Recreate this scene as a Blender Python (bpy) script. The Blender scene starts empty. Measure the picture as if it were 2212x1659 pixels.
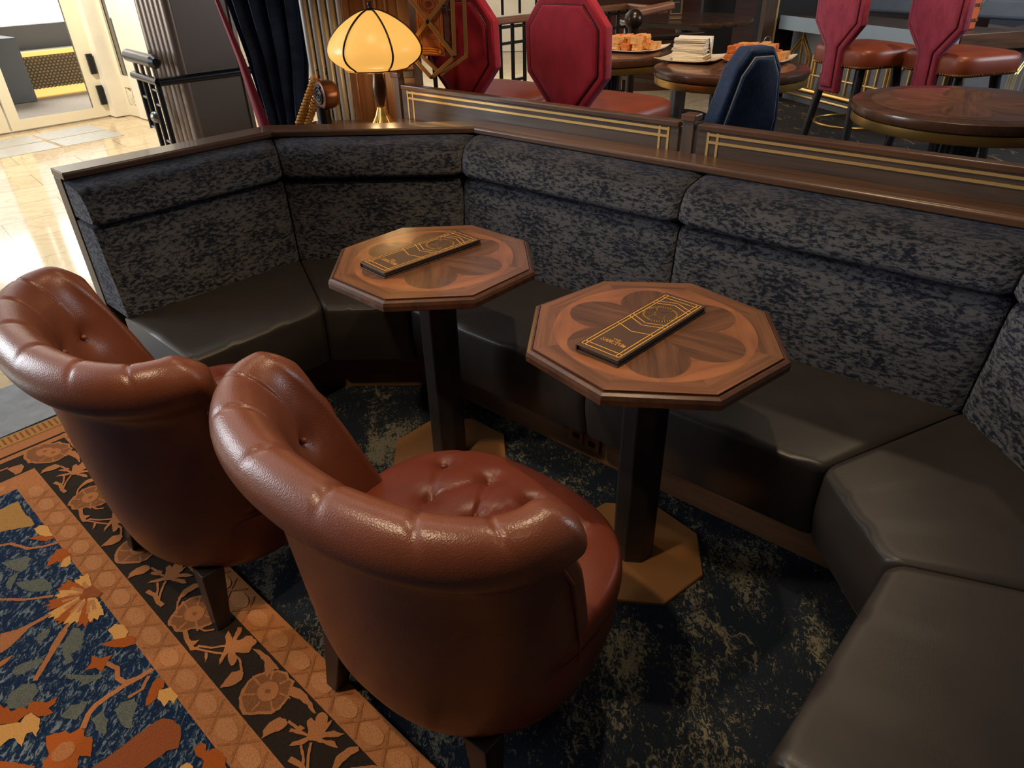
import bpy, math, random
from mathutils import Vector, Matrix
from mathutils.geometry import tessellate_polygon
random.seed(7)
SC = bpy.context.scene
COL = SC.collection
PI = math.pi
sin, cos = math.sin, math.cos
def R(d): return d * PI / 180

# ------------------------------------------------------------------ camera (photo 2212 x 1659)
FPX, PITCH, ROLL, CAMH = 1505.227, .5593, -.0264, 1.535
_fw = Vector((0, cos(PITCH), -sin(PITCH))); _up = Vector((0, sin(PITCH), cos(PITCH))); _rt = Vector((1, 0, 0))
CR = _rt * cos(ROLL) + _up * sin(ROLL)
CU = -_rt * sin(ROLL) + _up * cos(ROLL)
CP = Vector((0, 0, CAMH))
cd = bpy.data.cameras.new('camera'); cam = bpy.data.objects.new('camera', cd); COL.objects.link(cam)
cd.sensor_fit = 'HORIZONTAL'; cd.sensor_width = 36; cd.lens = FPX * 36 / 2212; cd.clip_start = .02; cd.clip_end = 200
M3 = Matrix((CR, CU, -_fw)).transposed()
cam.matrix_world = Matrix.Translation(CP) @ M3.to_4x4()
SC.camera = cam

def W(px, py, z=None, Y=None, plane=None):
    """point of the room measured in the photo, on a level, on a depth plane or on a wall plane"""
    d = CR * ((px - 1106) / FPX) - CU * ((py - 829.5) / FPX) + _fw
    if z is not None: t = (z - CAMH) / d.z
    elif Y is not None: t = Y / d.y
    else:
        n, c = plane
        t = c / (n[0] * d.x + n[1] * d.y)
    return CP + d * t

# ------------------------------------------------------------------ materials
MATS = {}
def nmat(name):
    m = bpy.data.materials.new(name); m.use_nodes = True
    nt = m.node_tree; b = nt.nodes['Principled BSDF']
    MATS[name] = m
    return m, nt, b
def srgb(r, g, b):
    f = lambda c: (c / 255 / 12.92) if c / 255 <= .04045 else ((c / 255 + .055) / 1.055) ** 2.4
    return (f(r), f(g), f(b), 1)
def node(nt, t, **k):
    n = nt.nodes.new(t)
    for a, v in k.items():
        if a in n.inputs.keys(): n.inputs[a].default_value = v
        else: setattr(n, a, v)
    return n
def ramp(nt, src, stops):
    r = nt.nodes.new('ShaderNodeValToRGB')
    while len(r.color_ramp.elements) < len(stops): r.color_ramp.elements.new(.5)
    for e, (p, c) in zip(r.color_ramp.elements, stops): e.position = p; e.color = c
    nt.links.new(src, r.inputs[0]); return r
def coords(nt, kind='Object', scale=(1, 1, 1), rot=(0, 0, 0)):
    tc = nt.nodes.new('ShaderNodeTexCoord'); mp = nt.nodes.new('ShaderNodeMapping')
    mp.inputs['Scale'].default_value = scale; mp.inputs['Rotation'].default_value = rot
    nt.links.new(tc.outputs[kind], mp.inputs['Vector']); return mp.outputs[0]
def noise(nt, vec, scale=5, detail=4, rough=.6, dist=0):
    n = node(nt, 'ShaderNodeTexNoise'); n.inputs['Scale'].default_value = scale; n.inputs['Detail'].default_value = detail
    n.inputs['Roughness'].default_value = rough; n.inputs['Distortion'].default_value = dist
    nt.links.new(vec, n.inputs['Vector']); return n.outputs['Fac']
def bump(nt, b, h, strength=.3, dist=.01):
    n = node(nt, 'ShaderNodeBump'); n.inputs['Strength'].default_value = strength; n.inputs['Distance'].default_value = dist
    nt.links.new(h, n.inputs['Height']); nt.links.new(n.outputs[0], b.inputs['Normal']); return n
def mixc(nt, f, a, b):
    n = nt.nodes.new('ShaderNodeMix'); n.data_type = 'RGBA'
    if isinstance(f, float): n.inputs[0].default_value = f
    else: nt.links.new(f, n.inputs[0])
    for v, i in ((a, 6), (b, 7)):
        if isinstance(v, tuple): n.inputs[i].default_value = v
        else: nt.links.new(v, n.inputs[i])
    return n.outputs[2]

def flat(name, c, rough=.5, metal=0, spec=.5, noise_amt=0, nscale=40, emit=None, es=0, sheen=0, coat=0):
    m, nt, b = nmat(name)
    b.inputs['Base Color'].default_value = c; b.inputs['Roughness'].default_value = rough
    b.inputs['Metallic'].default_value = metal; b.inputs['Specular IOR Level'].default_value = spec
    b.inputs['Sheen Weight'].default_value = sheen; b.inputs['Coat Weight'].default_value = coat
    if noise_amt:
        v = coords(nt); f = noise(nt, v, nscale, 5)
        d = tuple(x * (1 - noise_amt) for x in c[:3]) + (1,); l = tuple(min(1, x * (1 + noise_amt)) for x in c[:3]) + (1,)
        r = ramp(nt, f, [(.3, d), (.7, l)]); nt.links.new(r.outputs[0], b.inputs['Base Color'])
    if emit: b.inputs['Emission Color'].default_value = emit; b.inputs['Emission Strength'].default_value = es
    return m

def wood(name, c1, c2, rough=.35, su=3.0, sv=70, spec=.5, coat=0, bstr=.06):
    m, nt, b = nmat(name)
    v = coords(nt, 'UV', (su, sv, 1))
    f = noise(nt, v, 1.0, 6, .65, .4)
    v2 = coords(nt, 'UV', (su * .6, sv * .22, 1)); f2 = noise(nt, v2, 1.0, 3, .5, 1.5)
    mm = node(nt, 'ShaderNodeMath', operation='ADD'); mm.inputs[1].default_value = 0
    nt.links.new(f, mm.inputs[0]); nt.links.new(f2, mm.inputs[1])
    hf = node(nt, 'ShaderNodeMath', operation='MULTIPLY'); hf.inputs[1].default_value = .5; nt.links.new(mm.outputs[0], hf.inputs[0])
    r = ramp(nt, hf.outputs[0], [(.34, c2), (.6, c1)])
    nt.links.new(r.outputs[0], b.inputs['Base Color'])
    b.inputs['Roughness'].default_value = rough; b.inputs['Specular IOR Level'].default_value = spec; b.inputs['Coat Weight'].default_value = coat
    bump(nt, b, f, bstr, .002)
    return m

def leather(name, c, c2, rough=.36, scale=330, bstr=.35, spec=.5, coat=0):
    m, nt, b = nmat(name)
    v = coords(nt)
    vo = node(nt, 'ShaderNodeTexVoronoi', feature='SMOOTH_F1'); vo.inputs['Scale'].default_value = scale
    nt.links.new(v, vo.inputs['Vector'])
    f = noise(nt, v, 6, 4)
    r = ramp(nt, f, [(.3, c2), (.7, c)]); nt.links.new(r.outputs[0], b.inputs['Base Color'])
    b.inputs['Roughness'].default_value = rough; b.inputs['Specular IOR Level'].default_value = spec; b.inputs['Coat Weight'].default_value = coat
    bump(nt, b, vo.outputs['Distance'], bstr, .0012)
    return m

def velvet(name, dark, light, tip, scale=26, rough=.75, sheen=.35, lo=.42, hi=.6, painted_sheen=False):
    m, nt, b = nmat(name)
    v = coords(nt, 'UV', (.45, 1, 1))
    f = noise(nt, v, scale, 7, .72, .3); g = noise(nt, v, scale * .16, 3, .5)
    a = node(nt, 'ShaderNodeMath', operation='MULTIPLY_ADD'); a.inputs[1].default_value = .30; nt.links.new(g, a.inputs[0]); 
    s = node(nt, 'ShaderNodeMath', operation='MULTIPLY_ADD'); s.inputs[1].default_value = 1.0; nt.links.new(f, s.inputs[0]); nt.links.new(a.outputs[0], s.inputs[2]); a.inputs[2].default_value = -.16
    r = ramp(nt, s.outputs[0], [(lo, dark), (hi, light)])
    h = noise(nt, v, 3.0, 2); c = mixc(nt, h, r.outputs[0], mixc(nt, .35, r.outputs[0], tip))
    if painted_sheen:
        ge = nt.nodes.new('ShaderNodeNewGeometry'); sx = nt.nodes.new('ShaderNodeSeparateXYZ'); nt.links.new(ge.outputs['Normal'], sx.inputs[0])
        nr = ramp(nt, sx.outputs['Z'], [(.12, (1, 1, 1, 1)), (.8, (.46, .46, .48, 1))])  # up-facing sides painted darker: velvet sheen put into the base colour
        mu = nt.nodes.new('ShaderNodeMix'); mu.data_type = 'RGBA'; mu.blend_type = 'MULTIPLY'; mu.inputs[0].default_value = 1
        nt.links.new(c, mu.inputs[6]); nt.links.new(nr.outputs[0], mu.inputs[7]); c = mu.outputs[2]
    nt.links.new(c, b.inputs['Base Color'])
    b.inputs['Roughness'].default_value = rough; b.inputs['Specular IOR Level'].default_value = .15
    b.inputs['Sheen Weight'].default_value = sheen; b.inputs['Sheen Roughness'].default_value = .45
    b.inputs['Sheen Tint'].default_value = (.35, .48, .8, 1)
    bump(nt, b, f, .25, .004)
    return m

def pile(name, c, c2, scale=420, speck=None, rough=.95):
    """cut carpet pile: two close tones, fine speckle"""
    m, nt, b = nmat(name)
    v = coords(nt); f = noise(nt, v, scale, 3, .7)
    r = ramp(nt, f, [(.36, c2), (.64, c)]); out = r.outputs[0]
    if speck:
        v2 = coords(nt, 'Object', (1, .45, 1), (0, 0, R(20)))
        g = noise(nt, v2, 90, 5, .75, .8); rr = ramp(nt, g, [(.53, (0, 0, 0, 1)), (.60, (1, 1, 1, 1))])
        out = mixc(nt, rr.outputs[0], out, speck)
    nt.links.new(out, b.inputs['Base Color']); b.inputs['Roughness'].default_value = rough; b.inputs['Specular IOR Level'].default_value = .1
    bump(nt, b, f, .5, .004)
    return m

LEATHER = leather('brown_leather', srgb(120, 66, 43), srgb(104, 55, 36), .33, 400, .34, .5)
SEATLE = leather('red_brown_leather', srgb(118, 54, 34), srgb(102, 45, 29), .36, 400, .25, .45)
DARKLE = leather('black_seat_leather', srgb(53, 47, 42), srgb(44, 39, 36), .4, 320, .1, .42)
STOOLLE = leather('stool_leather', srgb(138, 66, 40), srgb(120, 54, 34), .4, 300, .1, .5)
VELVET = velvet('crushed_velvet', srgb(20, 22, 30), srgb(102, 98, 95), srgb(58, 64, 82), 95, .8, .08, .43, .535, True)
REDVEL = velvet('red_velvet', srgb(130, 22, 34), srgb(172, 36, 46), srgb(160, 40, 60), 18, .7, .4, .3, .7)
MAUVEVEL = velvet('rose_velvet', srgb(126, 30, 48), srgb(172, 62, 78), srgb(180, 84, 104), 18, .7, .4, .3, .7)
BLUEHIDE = velvet('blue_hide', srgb(7, 10, 20), srgb(24, 40, 70), srgb(34, 58, 98), 70, .5, .15, .36, .68)
WALNUT = wood('dark_walnut', srgb(98, 67, 46), srgb(62, 43, 31), .33, 2.5, 60, .5, .15)
WALNUT2 = wood('grey_walnut', srgb(86, 70, 58), srgb(60, 48, 40), .4, 2.5, 60)
BLACKW = wood('black_wood', srgb(46, 38, 34), srgb(30, 25, 23), .38, 3, 50)
WARMW = wood('warm_panel_wood', srgb(140, 92, 60), srgb(96, 62, 42), .4, 2, 40)
EDGEW = wood('table_edge_wood', srgb(92, 58, 38), srgb(62, 40, 28), .28, 3, 60, .5, .3)
INB = wood('inlay_border', srgb(132, 86, 56), srgb(82, 52, 34), .3, 3, 80, .5, .2)
INL = wood('inlay_light', srgb(158, 100, 64), srgb(122, 74, 48), .3, 6, 40, .5, .2)
IND = wood('inlay_dark', srgb(118, 78, 52), srgb(70, 46, 32), .3, 4, 80, .5, .2)
BRASS = flat('brushed_brass', srgb(202, 160, 92), .32, .9)
BRASSP = flat('brass_inlay', srgb(214, 174, 108), .38, .55)
GOLD = flat('gold_print', srgb(235, 172, 66), .45, .0)
BRONZE = flat('bronze_plate', srgb(164, 114, 68), .42, .35)
DBRONZE = flat('dark_bronze', srgb(70, 60, 54), .3, .85)
STEMM = flat('lamp_stem', srgb(110, 80, 56), .3, .55)
DARKRED = flat('dark_red_piping', srgb(74, 16, 24), .5)
ORANGE = flat('orange_leather', srgb(206, 92, 36), .5)
GUN = flat('gunmetal', srgb(58, 58, 62), .3, .7)
BLACKM = flat('black_metal', srgb(26, 26, 28), .38, .4)
STEEL = flat('grey_steel', srgb(150, 148, 146), .3, .8)
COVER = leather('menu_cover', srgb(86, 58, 40), srgb(74, 50, 34), .5, 500, .1)
BLACKC = flat('black_card', srgb(16, 14, 13), .6)
PAGE = flat('page', srgb(96, 78, 58), .7)
GLOW = flat('lamp_glass', srgb(200, 150, 80), .35, emit=srgb(255, 188, 92), es=.84)
DARKVEL = velvet('navy_velvet', srgb(16, 20, 30), srgb(58, 70, 92), srgb(80, 98, 126), 9, .55, .6, .4, .7)
LINING = flat('crimson_lining', srgb(150, 24, 48), .55, sheen=.3)
CORD = flat('gold_cord', srgb(196, 132, 44), .7, noise_amt=.3, nscale=200)
CORDB = flat('dark_cord', srgb(70, 38, 18), .8)
PLATE = flat('white_plate', srgb(246, 226, 198), .25)
PAPER = flat('napkin_paper', srgb(250, 236, 212), .8)
CAKE = flat('cake', srgb(208, 112, 48), .7, noise_amt=.35, nscale=90)
CAKE2 = flat('cake_light', srgb(228, 160, 88), .7, noise_amt=.3, nscale=90)
IRON = flat('iron_rail', srgb(44, 42, 42), .4, .6)
BLUEGREY = flat('bluegrey_paint', srgb(146, 164, 178), .4)
BLUELE = leather('bluegrey_leather', srgb(118, 132, 150), srgb(104, 118, 136), .5, 200, .1)
WALLDK = wood('dark_wall_panel', srgb(84, 46, 32), srgb(58, 32, 24), .5, 1.5, 20)
PANELG = flat('panel_grey', srgb(110, 110, 112), .45, .1, noise_amt=.08)
BLACKWALL = flat('black_panel', srgb(22, 23, 28), .5)
CREAM = flat('cream_paint', srgb(240, 226, 192), .45)
MARBLEW = flat('cream_marble_wall', srgb(248, 236, 210), .3, noise_amt=.05, nscale=5)
COLM = flat('bronze_column', srgb(112, 98, 86), .38, .3)
COLF = flat('bronze_flutes', srgb(150, 132, 118), .34, .5)
FLUTEG = flat('silver_flutes', srgb(172, 166, 160), .36, .2)
BOOK = flat('tan_leather_book', srgb(164, 88, 48), .5, noise_amt=.15, nscale=30)
BOOKD = flat('book_tooling', srgb(112, 56, 26), .5)
SPINE = flat('book_spine', srgb(78, 44, 34), .5)
BOOKG = flat('book_gilt', srgb(214, 132, 46), .4, .4)
OUTLET = wood('outlet_plate', srgb(150, 92, 60), srgb(124, 76, 50), .4)
PLINTH = wood('plinth_wood', srgb(132, 92, 62), srgb(94, 66, 46), .4, 2.5, 60)
STONE = flat('grey_stone', srgb(124, 126, 128), .55, noise_amt=.22, nscale=14)
SLATE = flat('slate_tiles', srgb(176, 172, 160), .4, noise_amt=.12, nscale=18)
INTOP = wood('dull_table_top', srgb(118, 82, 60), srgb(88, 60, 44), .22, 4, 60, .6, .4)
DARKMARB = flat('dark_marble_top', srgb(62, 44, 34), .25, noise_amt=.5, nscale=22)

def m_carpet():
    m, nt, b = nmat('blue_carpet')
    v = coords(nt, 'Object', (1, .62, 1), (0, 0, R(35)))
    big = noise(nt, v, 4.2, 5, .6, .6); fine = noise(nt, v, 80, 7, .8, 1.2); pil = noise(nt, coords(nt), 500, 2)
    s = node(nt, 'ShaderNodeMath', operation='MULTIPLY_ADD'); s.inputs[1].default_value = .8
    nt.links.new(big, s.inputs[0])
    s2 = node(nt, 'ShaderNodeMath', operation='MULTIPLY'); s2.inputs[1].default_value = .95; nt.links.new(fine, s2.inputs[0]); nt.links.new(s2.outputs[0], s.inputs[2])
    base = ramp(nt, pil, [(.35, srgb(22, 27, 34)), (.65, srgb(42, 50, 60))]).outputs[0]
    mk = ramp(nt, s.outputs[0], [(.922, (0, 0, 0, 1)), (.95, (1, 1, 1, 1))]).outputs[0]
    vo = node(nt, 'ShaderNodeTexVoronoi', feature='DISTANCE_TO_EDGE'); vo.inputs['Scale'].default_value = 15; 
    wn = node(nt, 'ShaderNodeTexNoise'); wn.inputs['Scale'].default_value = 26; wn.inputs['Detail'].default_value = 5; nt.links.new(v, wn.inputs['Vector'])
    va = node(nt, 'ShaderNodeVectorMath', operation='MULTIPLY_ADD'); va.inputs[1].default_value = (.09, .09, .09); nt.links.new(wn.outputs['Color'], va.inputs[0]); nt.links.new(v, va.inputs[2]); nt.links.new(va.outputs[0], vo.inputs['Vector'])
    ln = ramp(nt, vo.outputs['Distance'], [(.03, (1, 1, 1, 1)), (.07, (0, 0, 0, 1))]).outputs[0]
    lm = ramp(nt, noise(nt, v, 9, 5, .7, 1.0), [(.56, (0, 0, 0, 1)), (.62, (1, 1, 1, 1))]).outputs[0]
    l2 = node(nt, 'ShaderNodeMath', operation='MULTIPLY'); nt.links.new(ln, l2.inputs[0]); nt.links.new(lm, l2.inputs[1])
    mx = node(nt, 'ShaderNodeMath', operation='MAXIMUM'); nt.links.new(mk, mx.inputs[0]); nt.links.new(l2.outputs[0], mx.inputs[1]); mk = mx.outputs[0]
    tan = mixc(nt, noise(nt, v, 7, 3), srgb(98, 96, 84), srgb(142, 130, 104))
    c = mixc(nt, mk, base, tan)
    nt.links.new(c, b.inputs['Base Color']); b.inputs['Roughness'].default_value = .95; b.inputs['Specular IOR Level'].default_value = .1
    bump(nt, b, pil, .5, .004); return m
CARPET = m_carpet()
def m_platform():
    m, nt, b = nmat('dark_patterned_carpet')
    v = coords(nt, 'Object', (1, .3, 1), (0, 0, R(25)))
    f = noise(nt, v, 14, 4, .6, 1.5)
    r = ramp(nt, f, [(.6, srgb(26, 24, 24)), (.66, srgb(120, 92, 54))]); nt.links.new(r.outputs[0], b.inputs['Base Color']); b.inputs['Roughness'].default_value = .95
    return m
PLATC = m_platform()
def m_marble():
    m, nt, b = nmat('polished_marble')
    v = coords(nt, 'Object', (1, 1, 1), (0, 0, R(-41)))
    br = node(nt, 'ShaderNodeTexBrick', offset=.5); br.inputs['Scale'].default_value = 1.0
    br.inputs['Brick Width'].default_value = .9; br.inputs['Row Height'].default_value = .45; br.inputs['Mortar Size'].default_value = .004
    br.inputs['Color1'].default_value = srgb(206, 182, 142); br.inputs['Color2'].default_value = srgb(218, 194, 154); br.inputs['Mortar'].default_value = srgb(150, 126, 92)
    nt.links.new(v, br.inputs['Vector'])
    f = noise(nt, v, 2.2, 8, .65, 2.0); vein = ramp(nt, f, [(.47, (0, 0, 0, 1)), (.5, (1, 1, 1, 1)), (.53, (0, 0, 0, 1))])
    c = mixc(nt, vein.outputs[0], br.outputs['Color'], srgb(176, 132, 84)); c2 = mixc(nt, .5, br.outputs['Color'], c)
    nt.links.new(c2, b.inputs['Base Color']); b.inputs['Roughness'].default_value = .1; b.inputs['Specular IOR Level'].default_value = .35
    return m
MARBLE = m_marble()
RUGF = pile('rug_blue_field', srgb(28, 50, 80), srgb(14, 26, 46), 420, srgb(118, 128, 128))
RUGT = pile('rug_tan', srgb(196, 128, 78), srgb(152, 92, 50))
RUGT2 = pile('rug_pale_tan', srgb(206, 142, 92), srgb(166, 106, 62))
RUGL = pile('rug_line', srgb(178, 114, 68), srgb(136, 82, 46))
RUGG = pile('rug_gold_edge', srgb(196, 148, 82), srgb(150, 104, 48))
RUGD = pile('rug_brown_ground', srgb(56, 44, 34), srgb(36, 28, 22))
RUGM = pile('rug_mid_tan', srgb(152, 98, 58), srgb(114, 70, 40))
RUGR = pile('rug_rust', srgb(188, 98, 34), srgb(150, 70, 24))
RUGC = pile('rug_cream', srgb(236, 178, 100), srgb(198, 132, 66))
RUGO = pile('rug_olive', srgb(124, 122, 104), srgb(70, 78, 72))
RUGB = pile('rug_brown', srgb(168, 92, 48), srgb(128, 66, 34))

def m_glass():
    m, nt, b = nmat('door_glass')
    b.inputs['Base Color'].default_value = (1, 1, 1, 1); b.inputs['Roughness'].default_value = .0
    b.inputs['Transmission Weight'].default_value = 1; b.inputs['IOR'].default_value = 1.02
    return m
GLASS = m_glass()

# ------------------------------------------------------------------ mesh builder
class MB:
    def __init__(s): s.v = []; s.f = []; s.m = []; s.uv = []
    def add(s, vs, fs, mi=0, uvs=None):
        o = len(s.v); s.v += [Vector(p) for p in vs]
        for k, f in enumerate(fs):
            s.f.append([i + o for i in f]); s.m.append(mi if isinstance(mi, int) else mi[k]); s.uv.append(uvs[k] if uvs else None)
        return s
    def box(s, c, d, rz=0, mi=0, taper=1, M=None):
        x, y, z = d[0] / 2, d[1] / 2, d[2] / 2
        p = [Vector((sx * x * (1 if k else taper), sy * y * (1 if k else taper), (z if k else -z))) for k in (0, 1) for sx, sy in ((-1, -1), (1, -1), (1, 1), (-1, 1))]
        T = M if M else Matrix.Translation(Vector(c)) @ Matrix.Rotation(rz, 4, 'Z')
        s.add([T @ q for q in p], [(3, 2, 1, 0), (4, 5, 6, 7), (0, 1, 5, 4), (1, 2, 6, 5), (2, 3, 7, 6), (3, 0, 4, 7)], mi); return s
    def prism(s, pts, z0, z1, mi=0):
        """pts counter-clockwise in plan"""
        n = len(pts)
        a = [(p[0], p[1], z0) for p in pts]; b = [(p[0], p[1], z1) for p in pts]
        s.add(a + b, [tuple(range(n - 1, -1, -1)), tuple(range(n, 2 * n))] + [(i, (i + 1) % n, n + (i + 1) % n, n + i) for i in range(n)], mi); return s
    def rings(s, rs, mi=0, close=False, cap=True, capm=None):
        n = len(rs[0]); vs = [p for r in rs for p in r]; fs = []; k = len(rs)
        uvs = []; ul = 0
        for j in range(k if close else k - 1):
            j2 = (j + 1) % k; d = (Vector(rs[j][0]) - Vector(rs[j2][0])).length; vl = 0
            for i in range(n):
                i2 = (i + 1) % n; e = (Vector(rs[j][i]) - Vector(rs[j][i2])).length
                fs.append((j * n + i, j * n + i2, j2 * n + i2, j2 * n + i)); uvs.append([(ul, vl), (ul, vl + e), (ul + d, vl + e), (ul + d, vl)]); vl += e
            ul += d
        if cap and not close:
            fs += [tuple(range(n - 1, -1, -1)), tuple(range((k - 1) * n, k * n))]; uvs += [None, None]
        s.add(vs, fs, mi, uvs); return s
    def lathe(s, prof, n=32, c=(0, 0, 0), mi=0, cap=True):
        s.rings([[(c[0] + r * cos(2 * PI * i / n), c[1] + r * sin(2 * PI * i / n), c[2] + z) for i in range(n)] for r, z in prof], mi, cap=cap); return s
    def tube(s, pts, r, n=8, mi=0, closed=False):
        P = [Vector(p) for p in pts]; k = len(P); rs = []
        prev = None
        for i in range(k):
            if closed: t = P[(i + 1) % k] - P[i - 1]
            else: t = P[min(i + 1, k - 1)] - P[max(i - 1, 0)]
            t.normalize()
            if prev is None:
                u = t.cross(Vector((0, 0, 1)))
                if u.length < .05: u = t.cross(Vector((1, 0, 0)))
            else: u = prev - t * prev.dot(t)
            u.normalize(); prev = u; w = t.cross(u)
            rr = r[i] if isinstance(r, (list, tuple)) else r
            rs.append([P[i] + u * rr * cos(2 * PI * j / n) + w * rr * sin(2 * PI * j / n) for j in range(n)])
        s.rings(rs, mi, close=closed); return s
    def bar(s, a, b, w, h, up=(0, 0, 1), mi=0):
        a, b = Vector(a), Vector(b); t = b - a; L = t.length; t.normalize(); up = Vector(up)
        x = up.cross(t)
        if x.length < 1e-3: x = Vector((1, 0, 0)).cross(t)
        x.normalize(); z = t.cross(x)
        M = Matrix((t, -x, z)).transposed().to_4x4(); M.translation = (a + b) / 2
        s.box(None, (L, w, h), M=M, mi=mi); return s
    def ball(s, c, r, n=16, sz=1, mi=0):
        s.lathe([(max(1e-4, r * sin(PI * k / n)), -r * sz * cos(PI * k / n)) for k in range(n + 1)], n * 2, c, mi); return s
    def poly(s, pts, mi=0, uv=None):
        """concave flat polygon"""
        P = [Vector(p) for p in pts]; tr = tessellate_polygon([P]); fs = []
        for t in tr:
            a, b, c = P[t[0]], P[t[1]], P[t[2]]
            fs.append(tuple(t))
        if len(P) >= 3:
            s.add(P, fs, mi, [[uv[i] for i in f] for f in fs] if uv else None)
        return s
    def build(s, name, mat, parent=None, smooth=None, bevel=0, seg=2, grain=None, loc=None, subs=0, fixn=True):
        me = bpy.data.meshes.new(name); me.from_pydata([tuple(v) for v in s.v], [], s.f)
        mats = mat if isinstance(mat, (list, tuple)) else [mat]
        for m in mats: me.materials.append(m)
        uvl = me.uv_layers.new(name='UVMap')
        if s.v:
            lo = Vector([min(v[i] for v in s.v) for i in range(3)]); hi = Vector([max(v[i] for v in s.v) for i in range(3)])
            e = hi - lo; g = Vector(grain) if grain else Vector([1 if i == max(range(3), key=lambda q: e[q]) else 0 for i in range(3)])
        for p in me.polygons:
            p.material_index = s.m[p.index]; uv = s.uv[p.index]
            if uv is None:
                nrm = p.normal; u = g - nrm * g.dot(nrm)
                if u.length < .2: u = nrm.orthogonal()
                u.normalize(); w = nrm.cross(u)
                for li in p.loop_indices:
                    co = me.vertices[me.loops[li].vertex_index].co; uvl.data[li].uv = (co.dot(u), co.dot(w))
            else:
                for q, li in enumerate(p.loop_indices): uvl.data[li].uv = uv[q]
        if fixn:
            import bmesh
            bm = bmesh.new(); bm.from_mesh(me); bmesh.ops.recalc_face_normals(bm, faces=bm.faces); bm.to_mesh(me); bm.free()
        if smooth is not None:
            for p in me.polygons: p.use_smooth = True
            me.set_sharp_from_angle(angle=R(smooth))
        o = bpy.data.objects.new(name, me); COL.objects.link(o)
        if parent: o.parent = parent
        if loc: o.location = loc
        if bevel:
            b = o.modifiers.new('bevel', 'BEVEL'); b.width = bevel; b.segments = seg; b.limit_method = 'ANGLE'; b.angle_limit = R(40)
            b.harden_normals = False
        if subs:
            b = o.modifiers.new('sub', 'SUBSURF'); b.levels = subs; b.render_levels = subs
        return o

def tag(o, label=None, cat=None, group=None, kind=None):
    if label: o['label'] = label
    if cat: o['category'] = cat
    if group: o['group'] = group
    if kind: o['kind'] = kind
    return o
def thing(name, label, cat, loc=(0, 0, 0), rz=0, group=None):
    o = bpy.data.objects.new(name, None); COL.objects.link(o); o.empty_display_size = .05
    o.location = loc; o.rotation_euler = (0, 0, rz); tag(o, label, cat, group); return o
def dup(root, loc, rz, label=None, group=None):
    r = root.copy(); COL.objects.link(r); r.location = loc; r.rotation_euler = (0, 0, rz)
    if label: r['label'] = label
    if group: r['group'] = group
    for ch in list(root.children):
        c = ch.copy(); COL.objects.link(c); c.parent = r
        for g in list(ch.children):
            d = g.copy(); COL.objects.link(d); d.parent = c
    return r
def struct(o): o['kind'] = 'structure'; return o
def lerp(a, b, t): return a + (b - a) * t
def interp(tab, x):
    if x <= tab[0][0]: return tab[0][1]
    for (a, b), (c, d) in zip(tab, tab[1:]):
        if x <= c: return lerp(b, d, (x - a) / (c - a))
    return tab[-1][1]
NV = Vector((.656, .755, 0)); TV = Vector((.755, -.656, 0))
# ================================================================== FLOORS
f = MB().box((-3.0, 6.5, -.06), (26, 26, .1)).build('floor', MARBLE); struct(f)
def nt(n, t, z=0): return NV * n + TV * t + Vector((0, 0, z))
mb = MB().prism([nt(-4, -2.89), nt(-4, 2.5), nt(2.2, 2.5), nt(2.2, -2.89)], -.02, 0); struct(mb.build('floor_carpet', CARPET))
mb = MB().prism([nt(-4, -3.285), nt(-4, -2.89), nt(1.2, -2.89), nt(1.2, -3.285)], -.02, .001); struct(mb.build('trim_1', STONE))
mb = MB().prism([nt(2.36, -2.9), nt(2.36, 3.5), nt(11, 3.5), nt(11, -2.9)], -.02, .2); struct(mb.build('floor_platform', PLATC))

# ================================================================== RUG
RC = Vector((-1.776, 2.333, 0)); RA = Vector((.7312, -.6822, 0)); RB = Vector((-.6822, -.7312, 0))
rug = MB()
rrnd = random.Random(3); rcount = [0]
def lift():
    rcount[0] += 1; return (rcount[0] % 55) * 5e-6
def rab(px, py):
    w = W(px, py, z=.012) - RC; return (w.dot(RA), w.dot(RB))
def P3(a, b, z): q = RC + RA * a + RB * b; return (q.x, q.y, z)
def jag(pts, amp=.0016, step=.008):
    out = []; n = len(pts)
    for i in range(n):
        a, b = pts[i], pts[(i + 1) % n]; L = math.hypot(b[0] - a[0], b[1] - a[1]); k = max(1, int(L / step))
        for j in range(k):
            t = j / k; out.append((lerp(a[0], b[0], t) + rrnd.uniform(-amp, amp), lerp(a[1], b[1], t) + rrnd.uniform(-amp, amp)))
    return out
def motif(pts, mi, layer, jitter=.0016):
    z = .0122 + layer * .0003 + lift()
    rug.poly([P3(a, b, z) for a, b in jag(pts, jitter)], mi)
def strip(pts, w, mi, layer):
    """ribbon along (a,b) points; w width or list"""
    n = len(pts); L = []; Rr = []
    for i in range(n):
        a = pts[max(0, i - 1)]; b = pts[min(n - 1, i + 1)]; dx, dy = b[0] - a[0], b[1] - a[1]; l = math.hypot(dx, dy) or 1
        ww = (w[i] if isinstance(w, (list, tuple)) else w) / 2
        L.append((pts[i][0] - dy / l * ww, pts[i][1] + dx / l * ww)); Rr.append((pts[i][0] + dy / l * ww, pts[i][1] - dx / l * ww))
    motif(L + Rr[::-1], mi, layer, .0008)
M_ = [RUGF, RUGT, RUGT2, RUGL, RUGG, RUGD, RUGM, RUGR, RUGC, RUGO, RUGB]
F_, T_, T2_, L_, G_, D_, MM_, R_, C_, O_, B_ = range(11)
AL, BW = 3.4, 2.2
def rect(a0, a1, b0, b1, mi, layer=0):
    z = .0122 + layer * .0003 + lift(); rug.add([P3(a0, b0, z), P3(a1, b0, z), P3(a1, b1, z), P3(a0, b1, z)], [(0, 1, 2, 3)], mi)
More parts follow.
